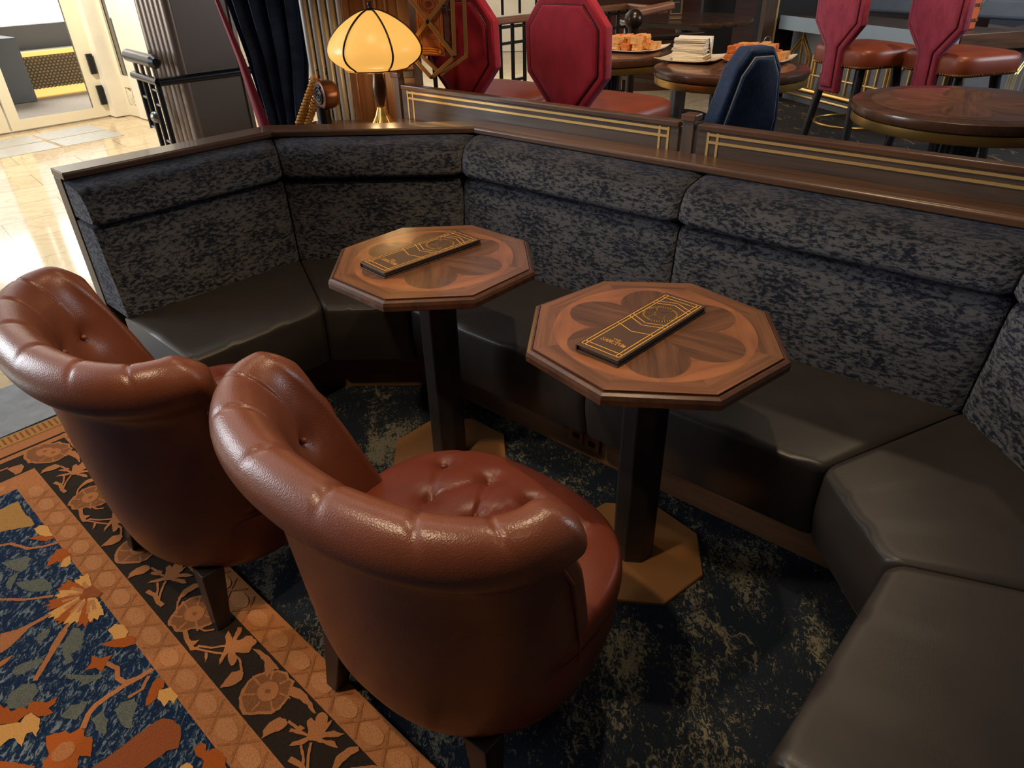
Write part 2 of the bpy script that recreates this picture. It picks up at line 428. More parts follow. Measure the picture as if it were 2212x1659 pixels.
rug.box(None, (AL, BW, .012), M=Matrix(((RA.x, RB.x, 0, (RC + RA * (AL / 2 + .02) + RB * BW / 2).x), (RA.y, RB.y, 0, (RC + RA * (AL / 2 + .02) + RB * BW / 2).y), (0, 0, -1, .006), (0, 0, 0, 1))), mi=T_)
rect(.02, AL, 0, BW, T_)
rect(.165, AL, .083, BW, D_, 1)
rect(.315, AL, .222, BW, T_, 2); rect(.395, AL, .302, BW, F_, 3)
rect(.02, .092, 0, BW, G_, 1)
for k in range(110):
    b0 = k * .02; rect(.03, .082, b0, b0 + .008, RUGB and B_, 2) if k % 1 == 0 else None
rect(.092, .098, 0, BW, L_, 2); rect(.158, .166, .0, BW, D_, 3); rect(.17, .197, .083, BW, T_, 2)
# rounded band: ovals and lattice on the tan bands
def oval(a, b, ra, rb, mi, layer, n=22, j=.001):
    motif([(a + ra * cos(2 * PI * i / n), b + rb * sin(2 * PI * i / n)) for i in range(n)], mi, layer, j)
for k in range(30):
    a = .46 + k * .0985
    oval(a, .262, .036, .021, T2_, 4); strip([(a + .049 - .03, .228), (a + .049, .262), (a + .049 + .03, .296)], .006, L_, 3); strip([(a + .049 + .03, .228), (a + .049, .262), (a + .049 - .03, .296)], .006, L_, 3)
    a = .13 + k * .0985
    oval(a, .045, .036, .021, T2_, 4); strip([(a + .049 - .03, .01), (a + .049, .045), (a + .049 + .03, .08)], .006, L_, 3); strip([(a + .049 + .03, .01), (a + .049, .045), (a + .049 - .03, .08)], .006, L_, 3)
for k in range(16):
    b = .36 + k * .1; oval(.355, b, .02, .036, T2_, 4)
# border vine, digitised over one repeat then shifted along the border
def Z(ox, oy, s, pts): return [rab(ox + x / s, oy + y / s) for x, y in pts]
za = lambda p: Z(300, 1209, 3.687, p)
def shr(pts, k):
    cx = sum(p[0] for p in pts) / len(pts); cy = sum(p[1] for p in pts) / len(pts)
    return [(cx + (x - cx) * k, cy + (y - cy) * k) for x, y in pts]
vine = []
flB = za([(1010, 895), (930, 920), (860, 975), (820, 1040), (795, 1110), (800, 1180), (830, 1235), (900, 1240), (980, 1235), (1060, 1230), (1130, 1190), (1185, 1120), (1205, 1075), (1230, 1010), (1245, 970), (1200, 945), (1180, 900), (1110, 880), (1050, 890)])
flA = za([(640, 290), (580, 280), (500, 285), (420, 300), (350, 340), (310, 390), (270, 430), (235, 490), (235, 525), (275, 540), (280, 575), (350, 580), (420, 555), (500, 550), (570, 520), (640, 470), (680, 400), (690, 330)])
for fl in (flA, flB):
    cx = sum(p[0] for p in fl) / len(fl); cy = sum(p[1] for p in fl) / len(fl)
    vine.append((fl, T_, 4)); vine.append((shr(fl, .88), MM_, 5))
    for q in range(7):
        an = q * .9 + .3; p0 = (cx + .03 * cos(an), cy + .03 * sin(an)); p1 = (cx + .066 * cos(an + .1), cy + .055 * sin(an + .1))
        dx, dy = (p1[1] - p0[1]), -(p1[0] - p0[0]); l = math.hypot(dx, dy); dx, dy = dx / l * .0025, dy / l * .0025
        vine.append(([(p0[0] - dx, p0[1] - dy), (p0[0] + dx, p0[1] + dy), (p1[0] + dx, p1[1] + dy), (p1[0] - dx, p1[1] - dy)], T_, 6))
    vine.append(([(cx + .029 * cos(i * .5), cy + .026 * sin(i * .5)) for i in range(13)], T_, 7)); vine.append(([(cx + .007 * cos(i * .7), cy + .007 * sin(i * .7)) for i in range(9)], MM_, 8))
for pts in ([(905, 710), (960, 720), (1030, 770), (1080, 820), (1120, 880), (1060, 880), (1020, 940), (1005, 900), (1000, 820), (960, 770)],
            [(1235, 1010), (1290, 1030), (1340, 1080), (1380, 1150), (1410, 1230), (1390, 1225), (1340, 1160), (1280, 1120), (1200, 1080), (1190, 1070)],
            [(640, 1030), (690, 960), (740, 900), (810, 880), (835, 905), (820, 960), (770, 1000), (710, 1015)],
            [(310, 360), (310, 310), (360, 240), (440, 195), (510, 190), (515, 210), (450, 235), (390, 270), (340, 310)],
            [(690, 600), (715, 570), (735, 600), (745, 650), (790, 540), (820, 540), (820, 580), (780, 640), (800, 650), (850, 610), (900, 610), (945, 660), (905, 700), (880, 745), (800, 745), (765, 745), (785, 790), (760, 840), (735, 850), (715, 800), (710, 745), (680, 790), (640, 845), (640, 800), (680, 730), (690, 690), (700, 660)],
            [(980, 1430), (990, 1370), (1040, 1300), (1120, 1255), (1175, 1275), (1190, 1310), (1120, 1370), (1040, 1390)],
            [(1350, 1390), (1340, 1290), (1370, 1260), (1400, 1290), (1430, 1225), (1470, 1215), (1505, 1250), (1500, 1300), (1540, 1280), (1510, 1340), (1480, 1375), (1560, 1365), (1640, 1395), (1590, 1410), (1500, 1415), (1450, 1430), (1560, 1450), (1590, 1500), (1520, 1490), (1420, 1450), (1350, 1450), (1290, 1480), (1190, 1485), (1220, 1455), (1300, 1430), (1340, 1410), (1290, 1395), (1195, 1375), (1210, 1350), (1300, 1360)],
            [(400, 650), (480, 645), (450, 680), (405, 690)], [(525, 740), (550, 740), (545, 790), (525, 825)], [(1280, 1320), (1320, 1350), (1290, 1370), (1265, 1350)]):
    vine.append((za(pts), T_, 6))
for pts, w in (([(365, 560), (385, 640), (430, 715), (480, 705)], .012), ([(470, 690), (580, 705), (700, 690)], .006), ([(470, 715), (580, 740), (690, 752)], .006), ([(1190, 1290), (1240, 1325), (1285, 1365)], .007),
               ([(1290, 1480), (1310, 1570), (1310, 1650), (1330, 1720)], .006), ([(1370, 1460), (1350, 1560), (1345, 1650), (1345, 1720)], .006), ([(1200, 1590), (1290, 1640), (1340, 1730), (1400, 1780)], .012), ([(770, 770), (805, 800), (822, 890)], .006), ([(300, 440), (312, 330)], .006), ([(470, 545), (530, 570), (600, 560)], .006)):
    vine.append((za(pts), T_, 6, w))
for k in (-2, -1, 0, 1):
    for it in vine:
        pts = [(a + .727 * k, b) for a, b in it[0]]; ca = sum(p[0] for p in pts) / len(pts)
        if ca < .26 or max(p[0] for p in pts) > 2.9 or min(p[0] for p in pts) < .2: continue
        if len(it) == 4: strip(pts, it[3], it[1], it[2])
        else: motif(pts, it[1], it[2])
# corner blossom and vine on the end border
zc = lambda p: Z(0, 850, 5.53, p)
cf = zc([(275, 770), (300, 690), (400, 640), (460, 640), (530, 590), (640, 600), (720, 575), (790, 630), (740, 700), (680, 760), (600, 790), (480, 825), (340, 835)])
for k in range(5):
    s = [(a, b + .36 * k) for a, b in cf]; motif(s, T_, 4); motif(shr(s, .86), MM_, 5); motif(shr(s, .42), T_, 6); motif(shr(s, .1), MM_, 7)
    s = [(a, b + .36 * k) for a, b in zc([(85, 910), (170, 870), (260, 850), (295, 880), (260, 940), (190, 975), (150, 940)])]; motif(s, T_, 4)
    strip([(a, b + .36 * k) for a, b in zc([(0, 930), (100, 890)])], .008, T_, 4)
motif(zc([(850, 620), (900, 570), (970, 540), (1010, 560), (1000, 630), (930, 655), (870, 645)]), T_, 4)
# field blossoms, stems and leaves
zb = lambda p: Z(0, 1100, 5.53, p); zd = lambda p: Z(0, 1359, 5.53, p)
for z_, pts in ((zb, [(200, 880), (330, 860), (480, 830), (610, 880), (640, 950), (520, 990), (400, 980), (270, 960)]), (zb, [(720, 1659), (800, 1540), (870, 1430), (960, 1420), (1010, 1500), (960, 1600), (900, 1680)]),
                (zd, [(740, 300), (760, 180), (840, 50), (990, 20), (1010, 150), (960, 250), (870, 300), (870, 380), (800, 430)]), (zd, [(60, 880), (150, 740), (300, 650), (430, 650), (460, 740), (400, 840), (330, 930), (200, 960), (100, 930)]),
                (zd, [(700, 520), (900, 540), (1080, 560), (1280, 540), (1100, 640), (960, 690), (990, 620), (850, 610)]), (zd, [(730, 1050), (850, 920), (1060, 860), (1000, 1000), (900, 1090)]), (zd, [(1090, 1080), (1230, 980), (1290, 1080), (1270, 1250), (1230, 1290), (1150, 1200)]),
                (zd, [(1360, 980), (1450, 880), (1600, 830), (1640, 920), (1570, 1100), (1600, 1190), (1480, 1160), (1440, 1080)]), (zd, [(130, 520), (250, 420), (450, 350), (530, 380), (350, 500), (220, 550)]),
                (zb, [(20, 640), (160, 600), (300, 560), (380, 600), (330, 700), (240, 760), (120, 720)]), (zb, [(60, 900), (120, 820), (210, 760), (180, 860), (110, 980)]), (zb, [(420, 1560), (520, 1450), (600, 1430), (560, 1540), (470, 1620)])):
    motif(z_(pts), O_, 4, .003)
motif(zc([(0, 1390), (110, 1340), (220, 1290), (260, 1370), (300, 1440), (380, 1500), (410, 1560), (390, 1590), (200, 1620), (0, 1659), (-120, 1650), (-120, 1420)]), G_, 5)
for z_, pts, w in ((zb, [(-60, 450), (130, 415), (340, 475), (520, 450), (700, 400)], .010), (zb, [(-60, 1080), (300, 1085), (640, 1040)], .008), (zb, [(0, 1540), (200, 1480), (400, 1370), (620, 1250)], [.03, .022, .014, .010]),
                   (zb, [(620, 1690), (740, 1480), (870, 1320)], [.016, .014, .010]), (zd, [(420, 620), (500, 480), (620, 280), (780, 10)], [.012, .014, .016, .018]),
                   (zd, [(1270, 410), (1350, 450), (1405, 470), (1405, 590), (1490, 640), (1640, 590), (1800, 490)], .012), (zd, [(990, 1190), (1060, 1020), (1150, 910), (1300, 800), (1500, 670), (1650, 590), (1830, 480)], .014), (zd, [(1540, 820), (1700, 720), (1780, 560)], .009),
                   (zd, [(-60, 460), (60, 390), (150, 320)], [.02, .016, .002]), (zd, [(-80, 260), (60, 190), (200, 90), (320, 0)], [.05, .04, .026, .01])):
    strip(z_(pts), w, T_, 5)
for z_, pts, mi in ((zb, [(340, 360), (420, 330), (540, 310), (620, 320), (660, 345), (560, 385), (450, 375)], R_), (zb, [(410, 240), (480, 195), (560, 205), (600, 260), (630, 325), (540, 330), (480, 310), (440, 280)], C_),
                    (zb, [(550, 700), (600, 590), (680, 490), (760, 470), (850, 540), (800, 620), (740, 650), (690, 625), (640, 660)], R_), (zb, [(760, 600), (840, 560), (850, 650), (800, 690), (720, 700), (740, 640)], C_),
                    (zb, [(1220, 1610), (1340, 1570), (1500, 1500), (1620, 1540), (1600, 1620), (1480, 1659), (1300, 1650)], R_), (zb, [(1290, 1450), (1370, 1380), (1470, 1390), (1540, 1470), (1500, 1540), (1360, 1560), (1340, 1500)], C_),
                    (zd, [(1010, 500), (1090, 420), (1100, 315), (1190, 355), (1350, 310), (1270, 400), (1230, 510), (1140, 470)], R_),
                    (zd, [(1740, 930), (1770, 760), (1830, 650), (1890, 580), (1970, 620), (1960, 700), (1890, 760), (1860, 850)], R_), (zd, [(1880, 840), (1900, 740), (2040, 700), (2130, 810), (2080, 890), (2030, 850), (1960, 940), (1930, 860)], C_),
                    (zd, [(-60, 940), (0, 910), (60, 950), (90, 930), (130, 990), (280, 930), (330, 960), (360, 880), (450, 870), (560, 880), (700, 810), (650, 900), (580, 950), (640, 1010), (560, 1040), (460, 1050), (350, 1000), (200, 1120), (-60, 1150)], R_),
                    (zd, [(-60, 1160), (0, 1150), (250, 1120), (300, 1040), (370, 1000), (480, 1080), (470, 1200), (430, 1300), (390, 1240), (320, 1250), (260, 1420), (180, 1310), (110, 1320), (0, 1420), (-60, 1460)], C_),
                    (zd, [(550, 1280), (770, 1230), (850, 1250), (960, 1190), (1010, 1210), (1010, 1300), (1110, 1300), (1090, 1530), (950, 1520), (930, 1659), (860, 1760), (600, 1760), (510, 1659), (520, 1590), (600, 1500), (560, 1440)], R_),
                    (zd, [(1060, 1700), (1110, 1659), (1500, 1380), (1870, 1100), (1950, 1065), (2080, 1090), (2160, 1180), (2170, 1300), (2130, 1420), (2000, 1460), (1740, 1659), (1640, 1740)], B_),
                    (zd, [(-60, 1580), (60, 1590), (260, 1610), (420, 1640), (400, 1720), (-60, 1720)], R_),
                    (za, [(440, 1500), (500, 1460), (540, 1480), (530, 1530), (620, 1500), (690, 1580), (700, 1720), (500, 1720), (520, 1600), (450, 1560)], R_), (za, [(320, 1680), (340, 1640), (390, 1620), (430, 1650), (430, 1720)], C_)):
    motif(z_(pts), mi, 6)
d0 = zd([(760, 1470)])[0]; oval(d0[0], d0[1], .024, .024, T_, 8)
sp = zb([(1080, 1010)])[0]
tips = [((960, 800), C_), ((720, 900), R_), ((650, 1040), C_), ((540, 1170), R_), ((580, 1310), C_), ((690, 1390), R_), ((830, 1400), C_), ((1020, 1415), R_), ((1170, 1335), C_)]
for (tx, ty), mi in tips:
    t = zb([(tx, ty)])[0]; dx, dy = t[0] - sp[0], t[1] - sp[1]; l = math.hypot(dx, dy); ux, uy = dx / l, dy / l; w = .019
    q = lambda s, o: (sp[0] + ux * s * l - uy * o, sp[1] + uy * s * l + ux * o)
    motif([q(.1, -.008), q(.45, -w * .8), q(.8, -w), q(.93, -w * .9), q(.86, -w * .3), q(1, 0), q(.88, w * .4), q(.95, w), q(.8, w), q(.45, w * .8), q(.1, .008)], mi, 7)
    motif([q(.25, -.004), q(.6, -.006), q(.62, .004), q(.25, .005)], T2_, 8)
motif(zb([(950, 1080), (1010, 970), (1100, 920), (1220, 1000), (1180, 1060)]), B_, 9)
o = rug.build('rug', M_, smooth=None, fixn=False)
tag(o, 'oriental floral rug with dark vine border and blue field at lower left', 'rug')

# ================================================================== BANQUETTE
LN = [(Vector((-.725, .688)), 2.578), (Vector((.026, .9997)), 2.787), (Vector((.656, .755)), 1.983), (Vector((.9986, .052)), 1.305), (Vector((.725, -.688)), .33)]
def corner(i, dlt):
    """meeting point of run i and run i+1 at distance dlt behind the seat/back line"""
    (n1, c1), (n2, c2) = LN[i], LN[i + 1]; c1 = c1 + dlt; c2 = c2 + dlt
    D = n1.x * n2.y - n1.y * n2.x
    return Vector(((c1 * n2.y - c2 * n1.y) / D, (n1.x * c2 - n2.x * c1) / D))
def along(i, s, dlt):
    n, c = LN[i]; d = Vector((n.y, -n.x)); return n * (c + dlt) + d * s
S_LEFT = .705                    # free end of the left run
def run_ends(i):
    a = (lambda d: corner(i - 1, d)) if i else (lambda d: along(0, S_LEFT, d))
    b = (lambda d: corner(i, d)) if i < 4 else (lambda d: along(4, -.725, d))
    return a, b
n0, c0 = LN[4]
SEGS = []
for i in range(5):
    a, b = run_ends(i)
    if i == 2:
        md = lambda d, a=a, b=b: (lambda dd: along(2, -1.02, d))(d)
        SEGS += [(a, md), (md, b)]
    else: SEGS.append((a, b))
def loft_seg(mb, ends, prof, groove=.008, gl=.03, pill=None, inset=.003, nmid=14):
    """one upholstered length: profile (distance, height) carried from mitre to mitre, rounded in at the seams"""
    A, B = ends; cx = sum(p[0] for p in prof) / len(prof); cz = sum(p[1] for p in prof) / len(prof); rs = []
    L = (A(0) - B(0)).length
    ts = [inset / L, (inset + .003) / L, (inset + .008) / L, (inset + .016) / L, (inset + .03) / L] + [lerp(.06, .94, k / nmid) for k in range(nmid + 1)]
    ts = sorted(set([t for t in ts] + [1 - t for t in ts]))
    for t in ts:
        e = min(t, 1 - t) * L - inset; sh = groove * (1 - min(1, e / gl)) ** 2.2
        r = []
        for d, z in prof:
            vx, vz = d - cx, z - cz; l = math.hypot(vx, vz) or 1
            dd, zz = d - vx / l * sh, z - vz / l * sh
            if pill: dd, zz = pill(dd, zz, t, L)
            p = A(dd) * (1 - t) + B(dd) * t; r.append((p.x, p.y, zz))
        rs.append(r)
    return mb.rings(rs)
def rnd(prof, r=.02, k=5):
    """round the corners of a profile"""
    out = []; n = len(prof)
    for i in range(n):
        p, a, b = Vector(prof[i][:2]), Vector(prof[i - 1][:2]), Vector(prof[(i + 1) % n][:2]); rr = prof[i][2] if len(prof[i]) > 2 else r
        u = (a - p); v = (b - p); m = min(rr, u.length * .48, v.length * .48); u.normalize(); v.normalize()
        for j in range(k + 1):
            t = j / k; q = (p + u * m) * (1 - t) ** 2 + p * 2 * t * (1 - t) + (p + v * m) * t * t; out.append((q.x, q.y))
    return out
SEATP = rnd([(-.456, .19, .008), (-.478, .30, .04), (-.472, .43, .028), (-.22, .436, .05), (-.0, .428, .05), (.06, .415, .01), (.06, .19, .01)])
BACKP = rnd([(.0, .415, .01), (.012, .55, .05), (.032, .70, .05), (.046, .758, .03), (.21, .758, .005), (.21, .415, .005)])
HEADP = rnd([(.040, .757, .012), (.017, .770, .016), (.024, .83, .04), (.06, .882, .05), (.15, .893, .02), (.21, .893, .004), (.21, .757, .004)])
bq = thing('banquette', 'angled built-in banquette with black leather seats and crushed blue velvet back', 'banquette', (0, 0, 0))
mbs = [(loft_seg(MB(), s, SEATP, .011, .03), 'seat_cushion', DARKLE) for s in SEGS] + [(loft_seg(MB(), s, BACKP, .012, .04), 'back_cushion', VELVET) for s in SEGS] + [(loft_seg(MB(), s, HEADP, .013, .05), 'headrest_cushion', VELVET) for s in SEGS]
for mb, nm, mt in mbs: mb.build(nm, mt, bq, smooth=50)
def sweep(mb, prof, runs=range(5), s0=None):
    A = [run_ends(i) for i in runs]
    rs = [[A[0][0](d) for d, z in prof]] + [[e[1](d) for d, z in prof] for e in A]
    mb.rings([[(p.x, p.y, z) for p, (d, z) in zip(r, prof)] for r in rs]); return mb
sweep(MB(), [(.168, .896), (.168, .914), (.174, .921), (.285, .921), (.285, .896)]).build('cap_rail', WALNUT, bq, bevel=.003)
sweep(MB(), [(.208, .0), (.208, .896), (.28, .896), (.28, .0)]).build('back_frame', WALNUT2, bq, bevel=.002)
sweep(MB(), [(-.335, .0), (-.335, .192), (.19, .192), (.19, .0)]).build('plinth', PLINTH, bq)
# ledge behind the short run, up to the partition
a, b = corner(0, .283), corner(1, .283)
b = corner(1, .279); tri = [a, b, Vector((-.47, 3.40)), Vector((-.88, 3.40))]
o = MB().prism([(p.x, p.y) for p in tri], .845, .875).build('corner_ledge', WALNUT, None, bevel=.002)
tag(o, 'brown wooden corner ledge behind the banquette under the lamp', 'ledge')
MB().prism([(p.x * .98, p.y * .995 + .02) for p in tri], 0, .844).build('ledge_base', WALNUT2, o)

# power outlets in the plinth
po = thing('power_outlet', 'double power outlet set into the banquette plinth between the two tables', 'power outlet')
wl = (NV * (LN[2][1] - .337)); pn = (.656, .755, 0)
for px, py in ((1246, 938), (1280, 958)):
    p = W(px, py, plane=((.656, .755), LN[2][1] - .337)); M = Matrix((TV, Vector((0, 0, 1)), -NV)).transposed().to_4x4(); M.translation = p
    pl = MB().box(None, (.062, .062, .012), M=M).build('socket_plate', OUTLET, po, bevel=.002)
    M2 = M.copy(); M2.translation = p - NV * .005; MB().box(None, (.024, .02, .008), M=M2).build('socket', BLACKC, pl)

# ================================================================== OCTAGONAL TABLES
def octa(r, z, rot=0): return [(r * cos(R(22.5 + 45 * k) + rot), r * sin(R(22.5 + 45 * k) + rot), z) for k in range(8)]
def octo_table(loc, rz, label, g):
    t = thing('octagonal_table', label, 'table', loc, rz, g)
    H = .745; Rm = .3237
    MB().rings([octa(r, z) for r, z in ((.28, H - .036), (Rm - .012, H - .036), (Rm - .002, H - .030), (Rm - .001, H - .016), (Rm - .004, H - .007), (Rm - .012, H - .0035), (Rm - .016, H - .0035), (Rm - .0165, H - .008), (Rm - .019, H - .008), (Rm - .0195, H - .001), (.28, H - .001))]).build('table_edge', EDGEW, t)
    mb = MB(); Rb = Rm - .0195; rc = .242; z = H
    # border of eight mitred veneers round the inlay disc
    for k in range(8):
        a0 = R(22.5 + 45 * k); a1 = a0 + R(45); am = (a0 + a1) / 2; g = Vector((-sin(am), cos(am))); nn = Vector((cos(am), sin(am)))
        pts = [(Rb * cos(a0), Rb * sin(a0)), (Rb * cos(a1), Rb * sin(a1))] + [(rc * cos(lerp(a1, a0, j / 8)), rc * sin(lerp(a1, a0, j / 8))) for j in range(9)]
        mb.poly([(x, y, z) for x, y in pts], 0, [(Vector(p).dot(g) + k * 3.1, Vector(p).dot(nn)) for p in pts])
    ros = lambda a: .150 + .076 * abs(cos(3 * a)) ** .8
    for k in range(6):
        am = R(90 + 60 * k); g = Vector((cos(am), sin(am))); nn = Vector((-sin(am), cos(am)))
        aa = [lerp(-R(30), R(30), j / 24) for j in range(25)]
        pts = [(0, 0)] + [(ros(a) * cos(am + a), ros(a) * sin(am + a)) for a in aa]
        mb.poly([(x, y, z) for x, y in pts], 2, [(Vector(p).dot(g) + k * 1.7, Vector(p).dot(nn) + k * .37) for p in pts])
        am2 = am + R(30); g2 = Vector((-sin(am2), cos(am2))); n2 = Vector((cos(am2), sin(am2)))
        arc = [lerp(am, am + R(60), j / 24) for j in range(25)]
        pts = [(rc * cos(a), rc * sin(a)) for a in arc] + [(ros(a - am) * cos(a), ros(a - am) * sin(a)) for a in arc[::-1]]
        mb.poly([(x, y, z) for x, y in pts], 1, [(Vector(p).dot(g2) + k * 2.3, Vector(p).dot(n2) + k * .61) for p in pts])
    mb.build('marquetry_top', [INB, INL, IND], t)
    MB().rings([octa(.062, z) for z in (.012, H - .036)]).build('column', BLACKW, t, bevel=.004)
    MB().rings([octa(r, z) for r, z in ((.2137, 0), (.2137, .009), (.211, .012), (.06, .0125))]).build('base_plate', BRONZE, t)
    return t
octo_table((.3451, 1.4936, 0), -.132 , 'octagonal inlaid wood pedestal table nearer the camera, menu across its rosette', 'octagonal cocktail tables')
octo_table((-.2277, 1.9933, 0), .0409, 'octagonal inlaid wood pedestal table farther back, beside the banquette corner', 'octagonal cocktail tables')

# ================================================================== MENUS
GLYPH = {'S': [[(.9, .82), (.75, .96), (.45, 1), (.15, .9), (.12, .7), (.4, .55), (.75, .42), (.88, .24), (.7, .05), (.4, 0), (.08, .12)], [(.9, .98), (.9, .74)], [(.08, .02), (.08, .26)]],
         'A': [[(.05, 0), (.5, 1), (.95, 0)], [(.25, .36), (.76, .36)], [(-.04, 0), (.2, 0)], [(.8, 0), (1.05, 0)]],
         'N': [[(.12, 0), (.12, 1), (.88, 0), (.88, 1)], [(0, 0), (.26, 0)], [(.74, 1), (1, 1)], [(0, 1), (.12, 1)]],
         'C': [[(.92, .75), (.75, .96), (.45, 1), (.15, .82), (.05, .5), (.15, .18), (.45, 0), (.75, .04), (.95, .25)], [(.92, .97), (.92, .7)]],
         'T': [[(.5, 0), (.5, 1)], [(.02, 1), (.98, 1)], [(.02, 1), (.02, .8)], [(.98, 1), (.98, .8)], [(.33, 0), (.67, 0)]],
         'U': [[(.12, 1), (.12, .3), (.3, .03), (.6, .0), (.82, .2), (.86, 1)], [(0, 1), (.26, 1)], [(.74, 1), (.98, 1)]],
         'M': [[(.08, 0), (.16, 1), (.5, .15), (.84, 1), (.94, 0)], [(-.04, 0), (.22, 0)], [(.8, 0), (1.06, 0)]],
         'H': [[(.14, 0), (.14, 1)], [(.86, 0), (.86, 1)], [(.14, .5), (.86, .5)], [(0, 0), (.28, 0)], [(.72, 0), (1, 0)], [(0, 1), (.28, 1)], [(.72, 1), (1, 1)]],
         'E': [[(.14, 0), (.14, 1)], [(.02, 1), (.85, 1)], [(.14, .52), (.65, .52)], [(.02, 0), (.9, 0)], [(.85, 1), (.85, .8)], [(.9, 0), (.9, .22)]]}
def ribbon(mb, pts, w, z, mi=0):
    for a, b in zip(pts, pts[1:]):
        dx, dy = b[0] - a[0], b[1] - a[1]; l = math.hypot(dx, dy)
        if l < 1e-6: continue
        ux, uy = dx / l * w / 2, dy / l * w / 2
        mb.add([(a[0] - ux + uy, a[1] - uy - ux, z), (b[0] + ux + uy, b[1] + uy - ux, z), (b[0] + ux - uy, b[1] + uy + ux, z), (a[0] - ux - uy, a[1] - uy + ux, z)], [(0, 1, 2, 3)], mi)
def menu(corners, z, label):
    """corners: text-left, text-right, far-right, far-left of the cover, as measured on the table"""
    A, B, C, D = corners; ctr = (A + B + C + D) / 4; ud = ((D - A) + (C - B)); L = ud.length / 2; ud.normalize()
    Wd = ((B - A).length + (C - D).length) / 2; rz = math.atan2(ud.y, ud.x)
    t = thing('menu', label, 'menu', (ctr.x, ctr.y, z), rz, 'menus on the octagonal tables')
    h = .018
    # u along length (0 at text end), v across (0 = left when reading)
    q = lambda u, v: (-L / 2 + u * L, Wd / 2 - v * Wd)
    fc = MB().box((0, 0, h - .0015), (L, Wd, .003)).build('front_cover', COVER, t, bevel=.0008)
    MB().box((0, 0, .0015), (L, Wd, .003)).build('back_cover', COVER, t, bevel=.0008)
    MB().box((0, Wd / 2 - .0015, h / 2), (L, .003, h - .004)).build('spine', COVER, t)
    for zz in (.0055, .0085, .0115): MB().box((.001, -.002, zz), (L - .006, Wd - .008, .0012)).build('page', PAGE if zz > .008 else BLACKC, t)
    g = MB(); z1 = h + .0003; lw = .0021
    P = lambda pts: ribbon(g, [q(*p) for p in pts], lw, z1)
    for u in (.035, .075, .925, .965): P([(u, .06), (u, .94)])
    for v in (.06, .14, .86, .94): P([(.035, v), (.965, v)])
    P([(.40, .14), (.40, .06)]); P([(.40, .86), (.40, .94)])
    P([(.40, .14), (.36, .5), (.40, .86)])
    P([(.535, .06), (.475, .5), (.535, .94)]); P([(.575, .06), (.515, .5), (.575, .94)])
    P([(.80, .06), (.86, .5), (.80, .94)]); P([(.84, .06), (.90, .5), (.84, .94)])
    cu, cv = .685, .5; r = .34 * Wd
    c0 = q(cu, cv); circ = lambda rr, n=40: [(c0[0] + rr * cos(2 * PI * i / n), c0[1] + rr * sin(2 * PI * i / n)) for i in range(n + 1)]
    ribbon(g, circ(r), .0042, z1)
    for k, (cx, cy, rr) in enumerate(((1.35, .5, 1.15), (-1.5, .35, 1.25), (-.35, 1.75, 1.45), (.35, -1.6, 1.3))):
        pts = []
        for i in range(121):
            a = 2 * PI * i / 120; x, y = cx + rr * cos(a), cy + rr * sin(a)
            if x * x + y * y < .98 ** 2: pts.append((c0[0] + x * r, c0[1] + y * r))
            else:
                if len(pts) > 1: ribbon(g, pts, .002, z1)
                pts = []
        if len(pts) > 1: ribbon(g, pts, .002, z1)
    def text(s, u, v0, v1, ht, w):
        n = len(s); adv = (v1 - v0) / n
        for k, ch in enumerate(s):
            for st in GLYPH[ch]: ribbon(g, [q(u + ht * y, v0 + adv * (k + .08 + .84 * x)) for x, y in st], w, z1)
    text('SANCTUM', .15, .23, .79, .034, .0015); text('THE', .198, .42, .6, .017, .001)
    g.build('gold_tooling', GOLD, t, fixn=False)
    return t
zt = .7455
menu([W(*p, z=.7635) for p in ((1241, 743), (1337, 779), (1527, 659), (1438, 633))], zt, 'dark brown menu with gold lines on the nearer octagonal table')
menu([W(*p, z=.7635) for p in ((776, 566), (830, 590), (1041, 516), (984, 497))], zt, 'dark brown menu with gold lines on the farther octagonal table')
# ================================================================== TUB CHAIRS
BST = [(0.36, 0.255, -0.215, 0.02, 0.9), (0.44, 0.262, -0.225, 0.01, 0.9), (0.52, 0.272, -0.238, -0.02, 0.92), (0.6, 0.284, -0.248, -0.045, 0.95), (0.68, 0.2953, -0.258, -0.072, 0.97), (0.74, 0.3013, -0.268, -0.104, 0.98), (0.785, 0.3078, -0.279, -0.128, 1.0), (0.815, 0.3188, -0.293, -0.146, 1.0), (0.834, 0.3362, -0.311, -0.158, 1.0), (0.843, 0.36, -0.334, -0.164, 0.99), (0.838, 0.3841, -0.357, -0.162, 0.97), (0.821, 0.4036, -0.376, -0.152, 0.95), (0.795, 0.4185, -0.389, -0.14, 0.93), (0.765, 0.4215, -0.391, -0.13, 0.92), (0.74, 0.4133, -0.383, -0.122, 0.91), (0.724, 0.3979, -0.368, -0.116, 0.9), (0.714, 0.3822, -0.352, -0.11, 0.9), (0.704, 0.3705, -0.34, -0.104, 0.9), (0.69, 0.366, -0.332, -0.094, 0.9), (0.6, 0.357, -0.322, -0.045, 0.88), (0.5, 0.351, -0.316, -0.02, 0.87), (0.4, 0.346, -0.309, 0.0, 0.86), (0.29, 0.338, -0.3, 0.015, 0.85), (0.2, 0.325, -0.285, 0.02, 0.84), (0.172, 0.314, -0.274, 0.02, 0.84), (0.168, 0.285, -0.25, 0.02, 0.84)]
PP = .74
def plan(hw, yr, yt, ph, PP=.95):
    s, c = sin(ph), cos(ph)
    return Vector((hw * math.copysign(abs(s) ** PP, s), yt - (yt - yr) * max(0, c) ** PP))
SBUT = [(-.17, .17), (-.053, .175), (.06, .175), (.2, .17), (-.115, .03), (.0, .03), (.115, .03), (-.06, -.11), (.06, -.11)]
SBUT = [(-.165, .165), (-.055, .175), (.055, .175), (.165, .165), (-.11, .04), (0, .04), (.11, .04), (-.055, -.10), (.055, -.10)]
